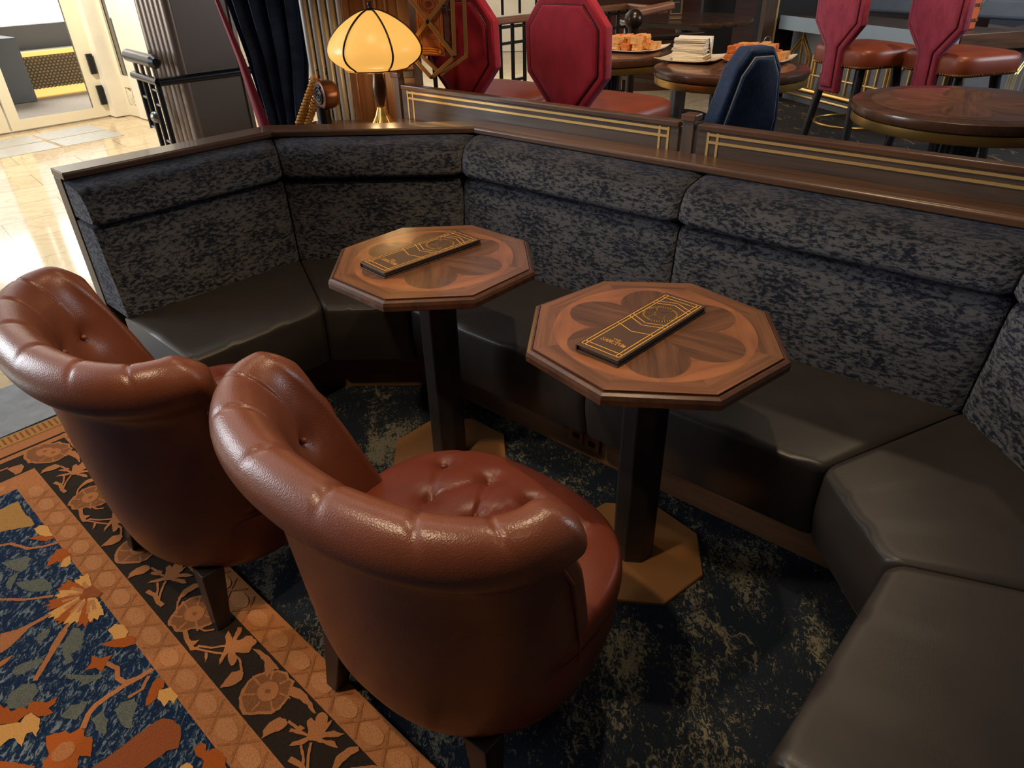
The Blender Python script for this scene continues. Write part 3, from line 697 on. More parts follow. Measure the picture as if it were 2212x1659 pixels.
SBUT = [(-.20, .16), (-.066, .18), (.066, .18), (.20, .16), (-.13, .04), (0, .05), (.13, .04), (-.066, -.09), (.066, -.09)]
BBUT = [(-62, .66), (-34, .68), (-11, .68), (11, .68), (34, .68), (62, .66), (-48, .55), (-22, .56), (0, .56), (22, .56), (48, .55)]
PLEAT = [-66, -40, -13, 13, 40, 66]
def make_chair(name, label, loc, rz):
    t = thing(name, label, 'armchair', loc, rz, 'brown leather tub chairs')
    # --- back: dense section grid
    sec = []
    for a, b in zip(BST, BST[1:]):
        k = max(1, int(math.dist((a[0], a[2]), (b[0], b[2])) / .009))
        for j in range(k): sec.append(tuple(lerp(x, y, j / k) for x, y in zip(a, b)))
    sec.append(BST[-1])
    # smooth the section
    for _ in range(6): sec = [sec[0]] + [tuple((x + 2 * y + z) / 4 for x, y, z in zip(sec[i - 1], sec[i], sec[i + 1])) for i in range(1, len(sec) - 1)] + [sec[-1]]
    ICR = max(range(len(sec)), key=lambda q: sec[q][0])
    phs = [lerp(-90, 90, i / 180) for i in range(181)]
    rs = []; cz = .785
    for ph in phs:
        r = []
        # roll centre of this section, pleats pull towards it
        cc = plan(.360, -.334, -.108, R(ph)); ccv = Vector((cc.x, cc.y, cz))
        for si, (z, hw, yr, yt, pe) in enumerate(sec):
            p = plan(hw, yr, yt, R(ph), pe); P = Vector((p.x, p.y, z)); inside = si < ICR
            d = 0
            for pl in PLEAT:
                e = (ph - pl) / 1.35
                if abs(e) < 14 and z > .6:
                    fade = min(1, max(0, (z - .70) / .10)) if inside else max(0, 1 - (si - ICR) * .009 / .05)
                    d += math.exp(-e * e) * .0055 * fade + math.exp(-(e / 5) ** 2) * .0012 * fade
            if d: P += (ccv - P).normalized() * d
            if inside:
                dd = 0
                for bp, bz in BBUT:
                    q = plan(interp([(.36, .255), (.6, .284), (.74, .306)], bz), -.25, -.05, R(bp)); dist2 = (p - q).length_squared + (z - bz) ** 2
                    dd += .016 * math.exp(-dist2 / .035 ** 2) + .010 * math.exp(-dist2 / .008 ** 2)
                out = Vector((p.x, p.y + .0 - .12, 0)); out.normalize(); P += out * min(dd, .03)
            r.append(P)
        rs.append(r)
    # rounded front edges of the wings: shrink sections past the tips
    itk = next(q for q in range(ICR, len(sec)) if sec[q][0] < .705)
    def atz(ring, idxs, z):
        q = min(idxs, key=lambda i: abs(ring[i].z - z)); return ring[q]
    ss = lambda x: max(0, min(1, x)) ** 2 * (3 - 2 * max(0, min(1, x)))
    def capring(r, k, s_):
        out = []; inn = range(0, ICR + 1); shl = range(itk, len(r))
        rc = (r[max(0, ICR - 11)] + r[min(len(r) - 1, ICR + 11)]) / 2; rc = Vector((rc.x, rc.y, .785))
        for i, p in enumerate(r):
            z = p.z; A_ = atz(r, inn, z); B_ = atz(r, shl, z); mw = (A_ + B_) / 2; mw.z = z; hw_ = (A_ - B_).length / 2
            w = ss((z - .66) / .09) if i <= ICR else (1 - ss((i - itk + 4) / 8))
            mid = mw.lerp(rc, w); ht = lerp(min(hw_, .05), .056, w)
            out.append(p + (mid - p) * k + Vector((0, s_ * .5 * ht, 0)))
        return out
    first, last = rs[0], rs[-1]
    caps = [(1 - math.sqrt(1 - s_ * s_), s_) for s_ in (.3, .55, .75, .88, .96, .995)]
    pre = [capring(first, k, a) for k, a in caps][::-1]; post = [capring(last, k, a) for k, a in caps]
    mb = MB().rings(pre + rs + post, cap=False)
    n = len(rs[0]); tot = len(pre + rs + post)
    # close bottom between inner and outer edge
    mb.f += [[j * n + n - 1, (j + 1) * n + n - 1, (j + 1) * n, j * n] for j in range(tot - 1)]; mb.m += [0] * (tot - 1); mb.uv += [None] * (tot - 1)
    bk = mb.build('backrest', LEATHER, t, smooth=80)
    for bp, bz in BBUT:
        q = plan(interp([(.36, .255), (.6, .284), (.74, .306)], bz), -.25, -.05, R(bp)); dv = Vector((q.x, q.y - .12, 0)); dv.normalize()
        MB().ball((q.x + dv.x * .016, q.y + dv.y * .016, bz), .008, 6).build('button', LEATHER, bk, smooth=60)
    # welt where the outside back meets the front
    for sgn in (-1, 1):
        pts = [(sgn * (hw + .003), yt - .03, z) for z, hw, yr, yt, pe in BST[18:25]]
        MB().tube(pts, .0035, 6).build('welt', LEATHER, bk, smooth=60)
    # --- seat base and cushion
    def seat_plan(hw, yf, yb, a):
        s, c = sin(a), cos(a); e = .78
        x = hw * math.copysign(abs(s) ** e, s); y = (yf if c > 0 else yb) * abs(c) ** e
        return x + SXO, y
    NA = 120; angs = [2 * PI * i / NA for i in range(NA)]
    SXO = .016
    base = [(.168, .268, .238), (.172, .296, .265), (.2, .312, .277), (.27, .326, .288), (.325, .330, .292), (.345, .325, .287), (.35, .30, .262)]
    MB().rings([[seat_plan(hw, yf, -.24, a) + (z,) for a in angs] for z, hw, yf in base]).build('seat_base', SEATLE, t, smooth=60)
    rs = []
    hwC, yfC, ybC = .334, .300, -.225
    for z, k in ((.345, .93), (.35, .975), (.362, .995), (.38, 1.0), (.40, .998), (.418, .988)): rs.append([(lambda q: (q[0], q[1], z))(seat_plan(hwC * k, yfC * k, ybC * k, a)) for a in angs])
    def topz(x, y, k):
        z = .418 + .044 * (1 - k ** 2.6) ** .6 if k < 1 else .418
        d = 0
        for bx, by in SBUT:
            q = (x - bx) ** 2 + (y - by) ** 2; d += .014 * math.exp(-q / .03 ** 2) + .008 * math.exp(-q / .009 ** 2)
        for i, (ax, ay) in enumerate(SBUT):
            for (bx, by) in SBUT[i + 1:]:
                L = math.hypot(bx - ax, by - ay)
                if abs(ay - by) < .05 or L > .17: continue
                tt = ((x - ax) * (bx - ax) + (y - ay) * (by - ay)) / (L * L)
                if 0 <= tt <= 1:
                    e = abs((x - ax) * (by - ay) - (y - ay) * (bx - ax)) / L; d += .007 * math.exp(-(e / .004) ** 2) + .003 * math.exp(-(e / .02) ** 2)
        for bx, by in SBUT[:4]:
            if y > by:
                e = abs(x - bx - (y - by) * bx * .6); d += (.007 * math.exp(-(e / .004) ** 2) + .003 * math.exp(-(e / .02) ** 2)) * max(0, 1 - (y - by) / .13)
        return z - min(d, .034)
    for j in range(1, 46):
        k = (1 - j / 45.5) ** .8 * .985
        rs.append([(lambda q: (q[0], q[1], topz(q[0], q[1], k)))(seat_plan(hwC * k, yfC * k, ybC * k, a)) for a in angs])
    sc_ = MB().rings(rs).build("seat_cushion", SEATLE, t, smooth=70)
    for bx, by in SBUT: MB().ball((bx, by, topz(bx, by, .5) + .003), .0085, 6, .7).build('button', SEATLE, sc_, smooth=60)
    MB().tube([seat_plan(.327, .291, -.22, a) + (.347,) for a in angs], .004, 6, closed=True).build('welt', SEATLE, t, smooth=60)
    for x, y, dx, dy in ((-.19, -.215, -.02, -.03), (.235, -.19, .028, -.022), (-.2, .2, -.01, .012), (.2, .2, .01, .012)):
        w0, w1 = .030, .019
        b = [(x + dx + sx * w1, y + dy + sy * w1, 0) for sx, sy in ((-1, -1), (1, -1), (1, 1), (-1, 1))]; a = [(x + sx * w0, y + sy * w0, .18) for sx, sy in ((-1, -1), (1, -1), (1, 1), (-1, 1))]
        MB().rings([b, a]).build('leg', BLACKW, t, bevel=.002)
    return t
ch2 = make_chair('tub_chair', 'brown leather tub chair nearest the camera, its back to us', (-.128, 1.114, .0152), R(-41))
dup(ch2, (-.838, 1.592, .0152), R(-44), 'brown leather tub chair farther left beside the marble floor', 'brown leather tub chairs')

# ================================================================== TABLE LAMP
LX, LY, LZ = -.538, 3.225, .875
t = thing('table_lamp', 'lit table lamp with domed amber glass shade on the corner ledge', 'lamp', (LX, LY, LZ))
UPZ = .05
SH = [(.13, .192), (.138, .2), (.160, .212), (.182, .232), (.191, .254), (.189, .275), (.176, .302), (.150, .335), (.118, .362), (.08, .386), (.045, .402), (.022, .408)]
SH = [(r_ * 1.02, z_ * 1.0 + UPZ) for r_, z_ in SH]
def smooth_prof(p, n=4):
    for _ in range(n):
        q = [p[0]]
        for a, b in zip(p, p[1:]): q += [tuple(lerp(x, y, .25) for x, y in zip(a, b)), tuple(lerp(x, y, .75) for x, y in zip(a, b))]
        p = q + [p[-1]]
    return p
sh = MB().lathe(smooth_prof(SH, 2), 48, cap=False).build('shade', GLOW, t, smooth=80)
for k in range(6):
    a = R(-90 + 30 + 60 * k); pts = [((r + .0025) * cos(a), (r + .0025) * sin(a), z) for r, z in smooth_prof(SH, 2)]
    MB().tube(pts, .0042, 6).build('rib', DBRONZE, sh, smooth=60)
MB().lathe([(r_, z_ + UPZ) for r_, z_ in [(.13, .186), (.135, .187), (.136, .193), (.13, .194)]], 48).build('shade_rim', BRASS, t, smooth=40)
MB().lathe([(r_, z_ + UPZ) for r_, z_ in [(.004, .398), (.026, .402), (.024, .411), (.008, .415), (.006, .42), (.011, .427), (.009, .436), (.001, .44)]], 24).build('finial', DBRONZE, t, smooth=60)
MB().lathe(smooth_prof([(.015, .25), (.017, .235), (.022, .21), (.029, .175), (.031, .155), (.028, .135), (.02, .11), (.012, .088), (.012, .08)], 2), 32).build('stem', STEMM, t, smooth=60)
n = 48; MB().rings([[(r * (1 + .07 * (i % 2)) * cos(2 * PI * i / n), r * (1 + .07 * (i % 2)) * sin(2 * PI * i / n), z) for i in range(n)] for r, z in ((.062, 0), (.058, .006), (.042, .022), (.027, .05), (.016, .084))]).build('fluted_foot', BRASS, t)

# ================================================================== PARTITION
PLN = ((.656, .755), 2.268); PC = 2.268
def ntp(n, tt, z): q = NV * n + TV * tt; return Vector((q.x, q.y, z))
def t_of(px, py, z):
    w = W(px, py, z=z); return w.dot(TV)
TOPZ = 1.02
def tpl(px, py): return W(px, py, plane=PLN).dot(TV)
tA = tpl(868, 215); tP = tpl(1465, 290); tP2 = tpl(1497, 295); tB = tpl(1505, 300); tE = 1.3
def partition(t0, t1, label, left_end, right_end):
    t = thing('partition_panel', label, 'partition', (0, 0, 0), 0, 'low partition panels behind the banquette')
    MB().box(None, (t1 - t0, .03, 1.0), M=Matrix.Translation(ntp(PC + .018, (t0 + t1) / 2, .5)) @ Matrix.Rotation(math.atan2(TV.y, TV.x), 4, 'Z')).build('panel', WALNUT2, t, bevel=.002)
    MB().box(None, (t1 - t0, .044, .02), M=Matrix.Translation(ntp(PC + .02, (t0 + t1) / 2, 1.008)) @ Matrix.Rotation(math.atan2(TV.y, TV.x), 4, 'Z')).build('top_rail', WALNUT, t, bevel=.004)
    g = MB(); c = PC + .0025
    def hb(a, b, z, w=.0085): g.bar(ntp(c, a, z), ntp(c, b, z), .004, w, (0, 0, 1))
    def vb(a, z0, z1, w=.0085): g.box(None, (w, .0034, z1 - z0), M=Matrix.Translation(ntp(c, a, (z0 + z1) / 2)) @ Matrix.Rotation(math.atan2(TV.y, TV.x), 4, 'Z'))
    e = .04
    a0 = t0 + e if left_end else t0; a1 = t1 - e if right_end else t1
    za, zb_ = .989, .965
    hb(a0, a1, za); hb(a0, a1, zb_); hb(a0, a1, .865); hb(a0, a1, .847)
    for on, a, s in ((left_end, a0, 1), (right_end, a1, -1)):
        if on: vb(a, .844, .996); vb(a + s * .034, .844, .996)
    g.build('brass_inlay', BRASSP, t)
    return t
partition(tA, tP, 'left low wooden partition panel with brass inlay lines, beside the lamp', True, True)
partition(tB, tE, 'right low wooden partition panel with brass inlay lines, running out of frame', True, False)
def post(tt, label, h, w=.042):
    t = thing('partition_post', label, 'post', ntp(PC + .018, tt, 0), math.atan2(TV.y, TV.x))
    MB().box((0, 0, h / 2), (w, w, h)).build('shaft', WALNUT2, t, bevel=.002)
    MB().box((0, 0, h + .012), (w + .012, w + .012, .024)).build('post_cap', WALNUT, t, bevel=.004)
    return t
post((tP + tB) / 2 , 'short square wooden post between the two partition panels', 1.022)
post(tA - .03, 'short square wooden post at the left end of the partition, beside the lamp', 1.045)

# ================================================================== ROUND TABLES
def round_table(loc, r, label, top=None, zt=.8):
    t = thing('round_table', label, 'table', loc, 0, 'round brass banded tables')
    H = zt
    MB().lathe([(.02, H - .04), (r - .012, H - .04), (r - .004, H - .034), (r, H - .02), (r - .003, H - .004), (r - .012, H), (r * .8, H)], 72).build('tabletop', EDGEW, t, smooth=35)
    mb = MB(); n = 60
    mb.poly([(r * .82 * cos(2 * PI * i / n), r * .82 * sin(2 * PI * i / n), H + .0005) for i in range(n)], 0, [(r * cos(2 * PI * i / n), r * sin(2 * PI * i / n)) for i in range(n)])
    for k in range(6):
        a0 = 2 * PI * k / 6; pts = []
        for j in range(25):
            a = lerp(-R(30), R(30), j / 24); rr = r * .82 * (.44 + .48 * abs(cos(3 * a)) ** .62); pts.append((rr * cos(a0 + a), rr * sin(a0 + a)))
        pts = [(0, 0)] + pts; mb.poly([(x, y, H + .001) for x, y in pts], 1, [(x * cos(a0) + y * sin(a0), -x * sin(a0) + y * cos(a0) + k) for x, y in pts])
    mb.build('inlaid_top', [INL if top is None else top, IND], t)
    MB().lathe([(r - .03, H - .075), (r - .012, H - .075), (r - .01, H - .07), (r - .01, H - .041), (r - .03, H - .041)], 72).build('brass_band', BRASS, t, smooth=35)
    n = 48; MB().rings([[(rr * (1 - .06 * (i % 2)) * cos(2 * PI * i / n), rr * (1 - .06 * (i % 2)) * sin(2 * PI * i / n), z) for i in range(n)] for rr, z in ((.085, .02), (.085, H - .1))]).build('fluted_column', GUN, t)
    MB().lathe([(.088, H - .1), (.095, H - .1), (.095, H - .076), (.02, H - .076)], 40).build('column_collar', BRASS, t, smooth=40)
    MB().lathe([(.24, 0), (.24, .012), (.235, .018), (.06, .022)], 60).build('base_plate', BRONZE, t, smooth=40)
    return t
c3 = W(2088, 222, z=1.0); r3 = .40
round_table((c3.x, c3.y, .2), r3, 'round brass banded table with an empty top, at the right edge', INTOP)
c2 = W(1578, 143, z=1.0); round_table((c2.x, c2.y, .2), .385, 'round brass banded table holding napkins and cake behind the blue chair')
c1 = W(1310, 113, z=1.0); round_table((c1.x, c1.y, .2), .385, 'round brass banded table with one cake plate behind the red chair')

# ================================================================== STOOLS
def octback(w, neck):
    h0, h1 = (.64 - .2, .915 - .2)
    return [(-neck, h0), (neck, h0), (neck, h1), (w, h1 + .150), (w, h1 + .345), (w * .56, h1 + .455), (-w * .56, h1 + .455), (-w, h1 + .345), (-w, h1 + .150), (-neck, h1)]
def make_stool(label, loc, rz, fab, group, w=.214, neck=.082, seatz=.725, sc=1):
    """local +y is the way the sitter faces; origin under the seat centre on the platform"""
    t = thing('bar_stool', label, 'bar stool', loc, rz, group)
    pts = [(x, z) for x, z in octback(w, neck)]
    def slab(k, y0, y1, kk=1):
        cx, cz = 0, sum(z for x, z in pts) / len(pts)
        # offset inwards by k metres
        out = []
        n = len(pts)
        for i in range(n):
            p, a, b = Vector(pts[i]), Vector(pts[i - 1]), Vector(pts[(i + 1) % n]); e1 = (p - a).normalized(); e2 = (b - p).normalized()
            n1 = Vector((-e1.y, e1.x)); n2 = Vector((-e2.y, e2.x)); m = (n1 + n2); m = m / max(.3, m.length_squared) * 2
            out.append(p + m * k)
        lean = lambda z: -(z - .5) * .05
        return [[(q.x, y + lean(q.y), q.y) for q in out] for y in ((y0,) if y1 is None else (y0, y1))]
    yb = -.265
    R0 = [slab(.012, yb + .05, None)[0], slab(.003, yb + .045, None)[0], slab(0, yb + .034, None)[0], slab(0, yb + .004, None)[0], slab(.004, yb - .006, None)[0], slab(.014, yb - .010, None)[0], slab(.034, yb - .009, None)[0]]
    bk = MB().rings(R0).build('backrest', fab, t, smooth=30, bevel=.006, seg=2)
    MB().rings([slab(.036, yb - .004, None)[0], slab(.036, yb - .016, None)[0], slab(.044, yb - .021, None)[0], slab(.06, yb - .0235, None)[0]]).build('back_inset', fab, bk, smooth=30, bevel=.004)
    q = slab(.035, yb - .012, None)[0]; MB().tube(q, .0042, 6, closed=True).build('piping', DARKRED, bk, smooth=60)
    def se(hw, hd, a, e=.4):
        s, c = sin(a), cos(a); return hw * math.copysign(abs(s) ** e, s), hd * math.copysign(abs(c) ** e, c)
    n = 64; A = [2 * PI * i / n for i in range(n)]
    MB().rings([[se(hw, hw * .98, a) + (z,) for a in A] for hw, z in ((.232, seatz - .125), (.256, seatz - .12), (.263, seatz - .1), (.265, seatz - .035), (.257, seatz - .011), (.236, seatz + .001), (.14, seatz + .013), (.03, seatz + .016))]).build('seat', STOOLLE, t, smooth=60)
    nm = MB()
    for i in range(96):
        x, y = se(.262, .258, 2 * PI * i / 96); nm.lathe([(.0045, -.0045), (.0045, .003), (.001, .0045)], 6, (x, y, seatz - .108))
    o = nm.build('nailhead_trim', BRASS, t); o['kind'] = 'stuff'
    for sx in (-1, 1):
        for sy in (-1, 1):
            MB().tube([(sx * .15, sy * .15, seatz - .1), (sx * .215, sy * .215, 0)], [.032, .024], 12).build('leg', GUN, t, smooth=60)
    MB().tube([(.242 * cos(2 * PI * i / 40), .242 * sin(2 * PI * i / 40), .22) for i in range(40)], .010, 8, closed=True).build('foot_ring', BRASS, t, smooth=60)
    return t
G_R = 'red velvet bar stools'
def place(px, py, z): w = W(px, py, z=z); return w
FACE = math.atan2(NV.y, NV.x) - PI / 2
make_stool('red velvet bar stool with large octagonal back, centre of the picture', (.455, 3.44, .2), FACE + R(-2), REDVEL, G_R)
make_stool('red velvet bar stool half hidden behind the lattice bracket and lamp', (-.03, 3.86, .2), FACE + R(3), REDVEL, G_R)
p = W(1868, 114, z=.87); make_stool('rose red velvet bar stool at the grey ledge, left of the pair', (p.x, p.y, .2), FACE + R(-30), MAUVEVEL, G_R)
p = W(2075, 128, z=.87); make_stool('rose red velvet bar stool at the grey ledge, right of the pair', (p.x, p.y, .2), FACE + R(-32), MAUVEVEL, G_R)
# low blue chair
p = W(1612, 262, z=.93)
t = thing('blue_chair', 'small dark blue hide covered chair just behind the partition', 'chair', (p.x, p.y, .2), R(20))
bp = [(x * .86, z) for x, z in [(-.12, .36), (.12, .36), (.17, .56), (.172, .74), (.12, .93), (.06, 1.0), (-.06, 1.0), (-.12, .93), (-.172, .74), (-.17, .56)]]
def bslab(k, y):
    return [(x * (1 - k / .15), y - (z - .72) * .12, .68 + (z - .68) * (1 - k / .33)) for x, z in bp]
bk = MB().rings([bslab(.012, .085), bslab(0, .075), bslab(0, .0), bslab(.012, -.012)]).build('backrest', BLUEHIDE, t, smooth=30, bevel=.012, seg=3)
MB().rings([bslab(.034, -.008), bslab(.034, -.024), bslab(.05, -.03)]).build('back_inset', BLUEHIDE, bk, smooth=30, bevel=.006)
MB().tube(bslab(.033, -.016), .004, 6, closed=True).build('piping', flat('grey_piping', srgb(90, 94, 104), .6), bk, smooth=60)
MB().rings([[(hw * math.copysign(abs(sin(a)) ** .6, sin(a)), .2 + hw * .72 * math.copysign(abs(cos(a)) ** .6, cos(a)), z) for a in [2 * PI * i / 48 for i in range(48)]] for hw, z in ((.2, .5), (.225, .51), (.23, .56), (.215, .6), (.1, .615), (.02, .616))]).build('seat', BLUEHIDE, t, smooth=60)
for sx in (-1, 1):
    for yy in (.09, .31): MB().tube([(sx * .13, yy + .0, .52), (sx * .16, yy + (yy - .2) * .2, 0)], [.02, .013], 10).build('leg', BLACKW, t, smooth=60)
# ================================================================== CAKE PLATES, NAPKINS
TZ = 1.0015
def plate(pl, pr, label, k=1.0, z=TZ):
    a, b = W(*pl, z=z + .012), W(*pr, z=z + .012); c = (a + b) / 2; d = (b - a); s = d.length / math.sqrt(2) / 2 * k; rz = math.atan2(d.y, d.x) + PI / 4
    t = MB()
    def sq(h, z, lift=0):
        out = []
        for i in range(4):
            x0, y0 = [(-1, -1), (1, -1), (1, 1), (-1, 1)][i]; x1, y1 = [(-1, -1), (1, -1), (1, 1), (-1, 1)][(i + 1) % 4]
            for j in range(8):
                u = j / 8; e = abs(u - .5) * 2; out.append((lerp(x0, x1, u) * h, lerp(y0, y1, u) * h, z + lift * e ** 3))
        return out
    o = t.rings([sq(s * .6, 0), sq(s * .75, .004), sq(s, .012, .012), sq(s, .016, .012), sq(s * .74, .009), sq(s * .6, .006)]).build('serving_plate', PLATE, None, smooth=60)
    o.location = (c.x, c.y, z); o.rotation_euler = (0, 0, rz)
    tag(o, label, 'plate', 'square white serving plates'); return c, rz, s
pa = plate((1412, 130), (1574, 121), 'square white plate under the napkin stack')
pb = plate((1556, 131), (1722, 123), 'square white plate piled with cake behind the blue chair')
pc = plate((1290, 108), (1448, 100), 'square white plate of cake on the table farther left')
rn = random.Random(11)
c, rz, s = pa
nb = MB().box((0, 0, .0035), (.165, .165, .0065)).build('napkin', PAPER, None, bevel=.002)
GN = 'folded paper napkins in the stack'; LN_ = 'folded white paper napkin in the stack on the square plate'
tag(nb, LN_, 'napkin', GN)
for k in range(15):
    o = nb if k == 0 else nb.copy()
    if k: COL.objects.link(o)
    o.location = (c.x + rn.uniform(-.006, .006), c.y + rn.uniform(-.006, .006), TZ + .0075 + k * .0068); o.rotation_euler = (0, 0, rz + rn.uniform(-.06, .06) + .1)
zt = TZ + .0075 + 15 * .0068 + .001
M = Matrix.Translation((c.x, c.y, zt)) @ Matrix.Rotation(rz + .15, 4, 'Z')
h = .083
g = MB(); rows = []
n = 14
for i in range(n + 1):
    r = []
    for j in range(n + 1):
        x, y = lerp(-h, h * 1.0, i / n), lerp(-h * 1.05, h, j / n); zz = .002
        ov = max(0, -y - h * .2 - .0) * 0
        r.append(M @ Vector((x, y, .002 + .003 * sin(i * .7) * (j / n))))
    rows.append(r)
vs = [p for r in rows for p in r]
g.add(vs, [(i * (n + 1) + j, i * (n + 1) + j + 1, (i + 1) * (n + 1) + j + 1, (i + 1) * (n + 1) + j) for i in range(n) for j in range(n)])
# the corner of the top napkin hanging over the near side of the stack
dn = [M @ Vector(p) for p in ((-.02, -h * 1.06, .002), (h * 1.04, -h * 1.06, .002), (h * 1.05, -h * 1.07, -.045), (.045, -h * 1.12, -.098))]
g.add(dn, [(0, 1, 2), (0, 2, 3)])
o = g.build('napkin', PAPER, None, smooth=40); m_ = o.modifiers.new('solid', 'SOLIDIFY'); m_.thickness = .0015
tag(o, 'top paper napkin of the stack with one corner hanging down', 'napkin')
def cakemesh(i):
    r = random.Random(i); mb = MB(); w, d, h_ = .062, .046, .034
    mb.rings([[(sx * w / 2 * k + r.uniform(-.003, .003), sy * d / 2 * k + r.uniform(-.003, .003), z + r.uniform(-.002, .002)) for sx, sy in ((-1, -1), (0, -1.05), (1, -1), (1, 1), (0, 1.05), (-1, 1))] for z, k in ((0, .97), (h_ * .5, 1), (h_ * .55, 1.02), (h_, .95))])
    return mb
protos = [cakemesh(i).build('cake_square', CAKE if i % 3 else CAKE2, None, bevel=.004) for i in range(4)]
used = set()
def cake(p, rz, label, g, tilt=0):
    i = rn.randrange(4)
    if i in used: o = protos[i].copy(); COL.objects.link(o)
    else: o = protos[i]; used.add(i)
    o.location = p; o.rotation_euler = (tilt, rn.uniform(-.08, .08), rz + rn.uniform(-.25, .25)); tag(o, label, 'cake', g)
def heap(pl, label, g, cells):
    c, rz, s = pl; M = Matrix.Translation((c.x, c.y, 0)) @ Matrix.Rotation(rz, 4, 'Z')
    for (ix, iy, n) in cells:
        for k in range(n):
            p = M @ Vector((ix * .066 + rn.uniform(-.005, .005), iy * .052 + rn.uniform(-.005, .005), TZ + .0125 + k * .0345)); cake(p, rz, label, g, rn.uniform(-.04, .04) * (k > 0))
GL, GR_ = 'cake squares on the left plate', 'cake squares on the right plate'
cells = [(-1.5, 1, 2), (-.5, 1, 2), (.5, 1, 2), (1.3, 1, 1), (-1.5, 0, 1), (-.5, 0, 2), (.5, 0, 2), (1.3, 0, 2), (-1.3, -1, 2), (-.4, -1, 2), (.6, -1, 2), (1.4, -1, 1), (0, -2, 1), (.9, -2, 1), (-.9, 2, 2), (.1, 2, 2)]
heap(pc, 'golden brown cake square heaped on the plate on the farther left table', GL, cells)
heap(pb, 'golden brown cake square heaped on the plate behind the blue chair', GR_, cells + [(-1.9, 2, 2), (-2.3, 1, 2), (-2.2, 0, 1), (1.9, 0, 1), (1.2, 2, 1)])
for pl, lab, off, rr in ((pb, 'gilt metal serving tongs resting on the plate behind the blue chair', (.17, .10), -.6), (pc, 'metal serving tongs with ring handle on the left cake plate', (.1, .13), .3)):
    c, rz, s = pl; q = Matrix.Rotation(rz, 4, 'Z') @ Vector((off[0], off[1], 0))
    t = thing('serving_tongs', lab, 'tongs', (c.x + q.x, c.y + q.y, TZ + .045), rz + rr, None)
    for sg in (-1, 1):
        MB().tube([(-.1, sg * .02, -.015), (0, sg * .016, .01), (.09, sg * .004, .022)], .0035, 6).build('arm', BRASS, t, smooth=60)
    MB().tube([(.09 + .02 * cos(a), 0, .028 + .02 * sin(a)) for a in [2 * PI * i / 20 for i in range(20)]], .003, 6, closed=True).build('ring', STEEL, t, smooth=60)

# ================================================================== LEFT BACK: COLUMN, RAIL, CURTAIN, PILASTERS
def vbox(mb, n0, n1, t0, t1, z0, z1, mi=0):
    mb.prism([tuple(ntp(n0, t0, 0))[:2], tuple(ntp(n0, t1, 0))[:2], tuple(ntp(n1, t1, 0))[:2], tuple(ntp(n1, t0, 0))[:2]][::-1], z0, z1, mi); return mb
PT = -4.15
nl = (W(363, 0, plane=(TV[:2], PT)).dot(NV) + W(434, 298, plane=(TV[:2], PT)).dot(NV)) / 2
nr = (W(487, 0, plane=(TV[:2], PT)).dot(NV) + W(553, 275, plane=(TV[:2], PT)).dot(NV)) / 2
tl = W(303, 20, plane=(NV[:2], nl)).dot(TV)
tl = max(tl, PT - .55)
c = thing('column', 'dark bronze square column with fluted side, left of the curtain', 'column', (0, 0, 0))
vbox(MB(), nl, nr, tl, PT, 0, 2.8).build('shaft', COLM, c)
k = 6
for i in range(k):
    tt = lerp(PT - .03, tl + .03, i / (k - 1)); q = ntp(nl, tt, 0)
    MB().lathe([(.034, 0), (.034, 2.8)], 20, (q.x, q.y, 0)).build('flute', COLF, c, smooth=40)
vbox(MB(), nr - .012, nr + .012, PT - .02, PT + .012, 0, 2.8).build('corner_strip', COLF, c)
rl = thing('stair_railing', 'black metal railing with capped handrail wrapping the bronze column', 'railing', (0, 0, 0))
z1 = .95
pc0 = W(343, 178, z=z1); pc1 = W(545, 151, z=z1); pcl = W(289, 161, z=z1)
MB().tube([pcl, pc0], .022, 10).build('lower_rail', GUN, rl, smooth=60)
MB().tube([pc0, pc1], .022, 10).build('lower_rail', GUN, rl, smooth=60)
up = Vector((0, 0, .105))
d_ = (pc0 - pcl).normalized()
a, b = pcl + up, pc0 + up + d_ * .02
hr = MB().tube([a, b], .034, 16).build('handrail', GUN, rl, smooth=60)
MB().tube([a - d_ * .002 + Vector((.026 * (1 - i / 40) * cos(i * .42), 0, .026 * (1 - i / 40) * sin(i * .42))) for i in range(40)], .004, 6).build('scroll_end', BLACKM, hr, smooth=60)
for u in (.2, .45, .7, .95):
    p = pcl + (pc0 - pcl) * u; MB().tube([p, p + up], .012, 8).build('spacer', COLF, rl, smooth=60)
for u, zb_ in ((.18, .66), (.42, 0), (.68, 0), (.94, .6)):
    p = pcl + (pc0 - pcl) * u; MB().tube([Vector((p.x, p.y, zb_)), p], .014, 10).build('baluster', GUN, rl, smooth=60)
for u0, u1, z in ((.18, .42, .84), (.18, .42, .67), (.68, .94, .9), (.68, .94, .82), (.68, .94, .62)):
    p, q = pcl + (pc0 - pcl) * u0, pcl + (pc0 - pcl) * u1; MB().tube([Vector((p.x, p.y, z)), Vector((q.x, q.y, z))], .009, 8).build('cross_bar', STEEL, rl, smooth=60)
MB().tube([b - d_ * .001, b + d_ * .03], [.036, .02], 16).build('rail_cap', BLACKM, hr, smooth=60)
p = pcl + (pc0 - pcl) * .5; MB().ball((p.x, p.y, .74), .034, 8).build('ball', STEEL, rl, smooth=60)

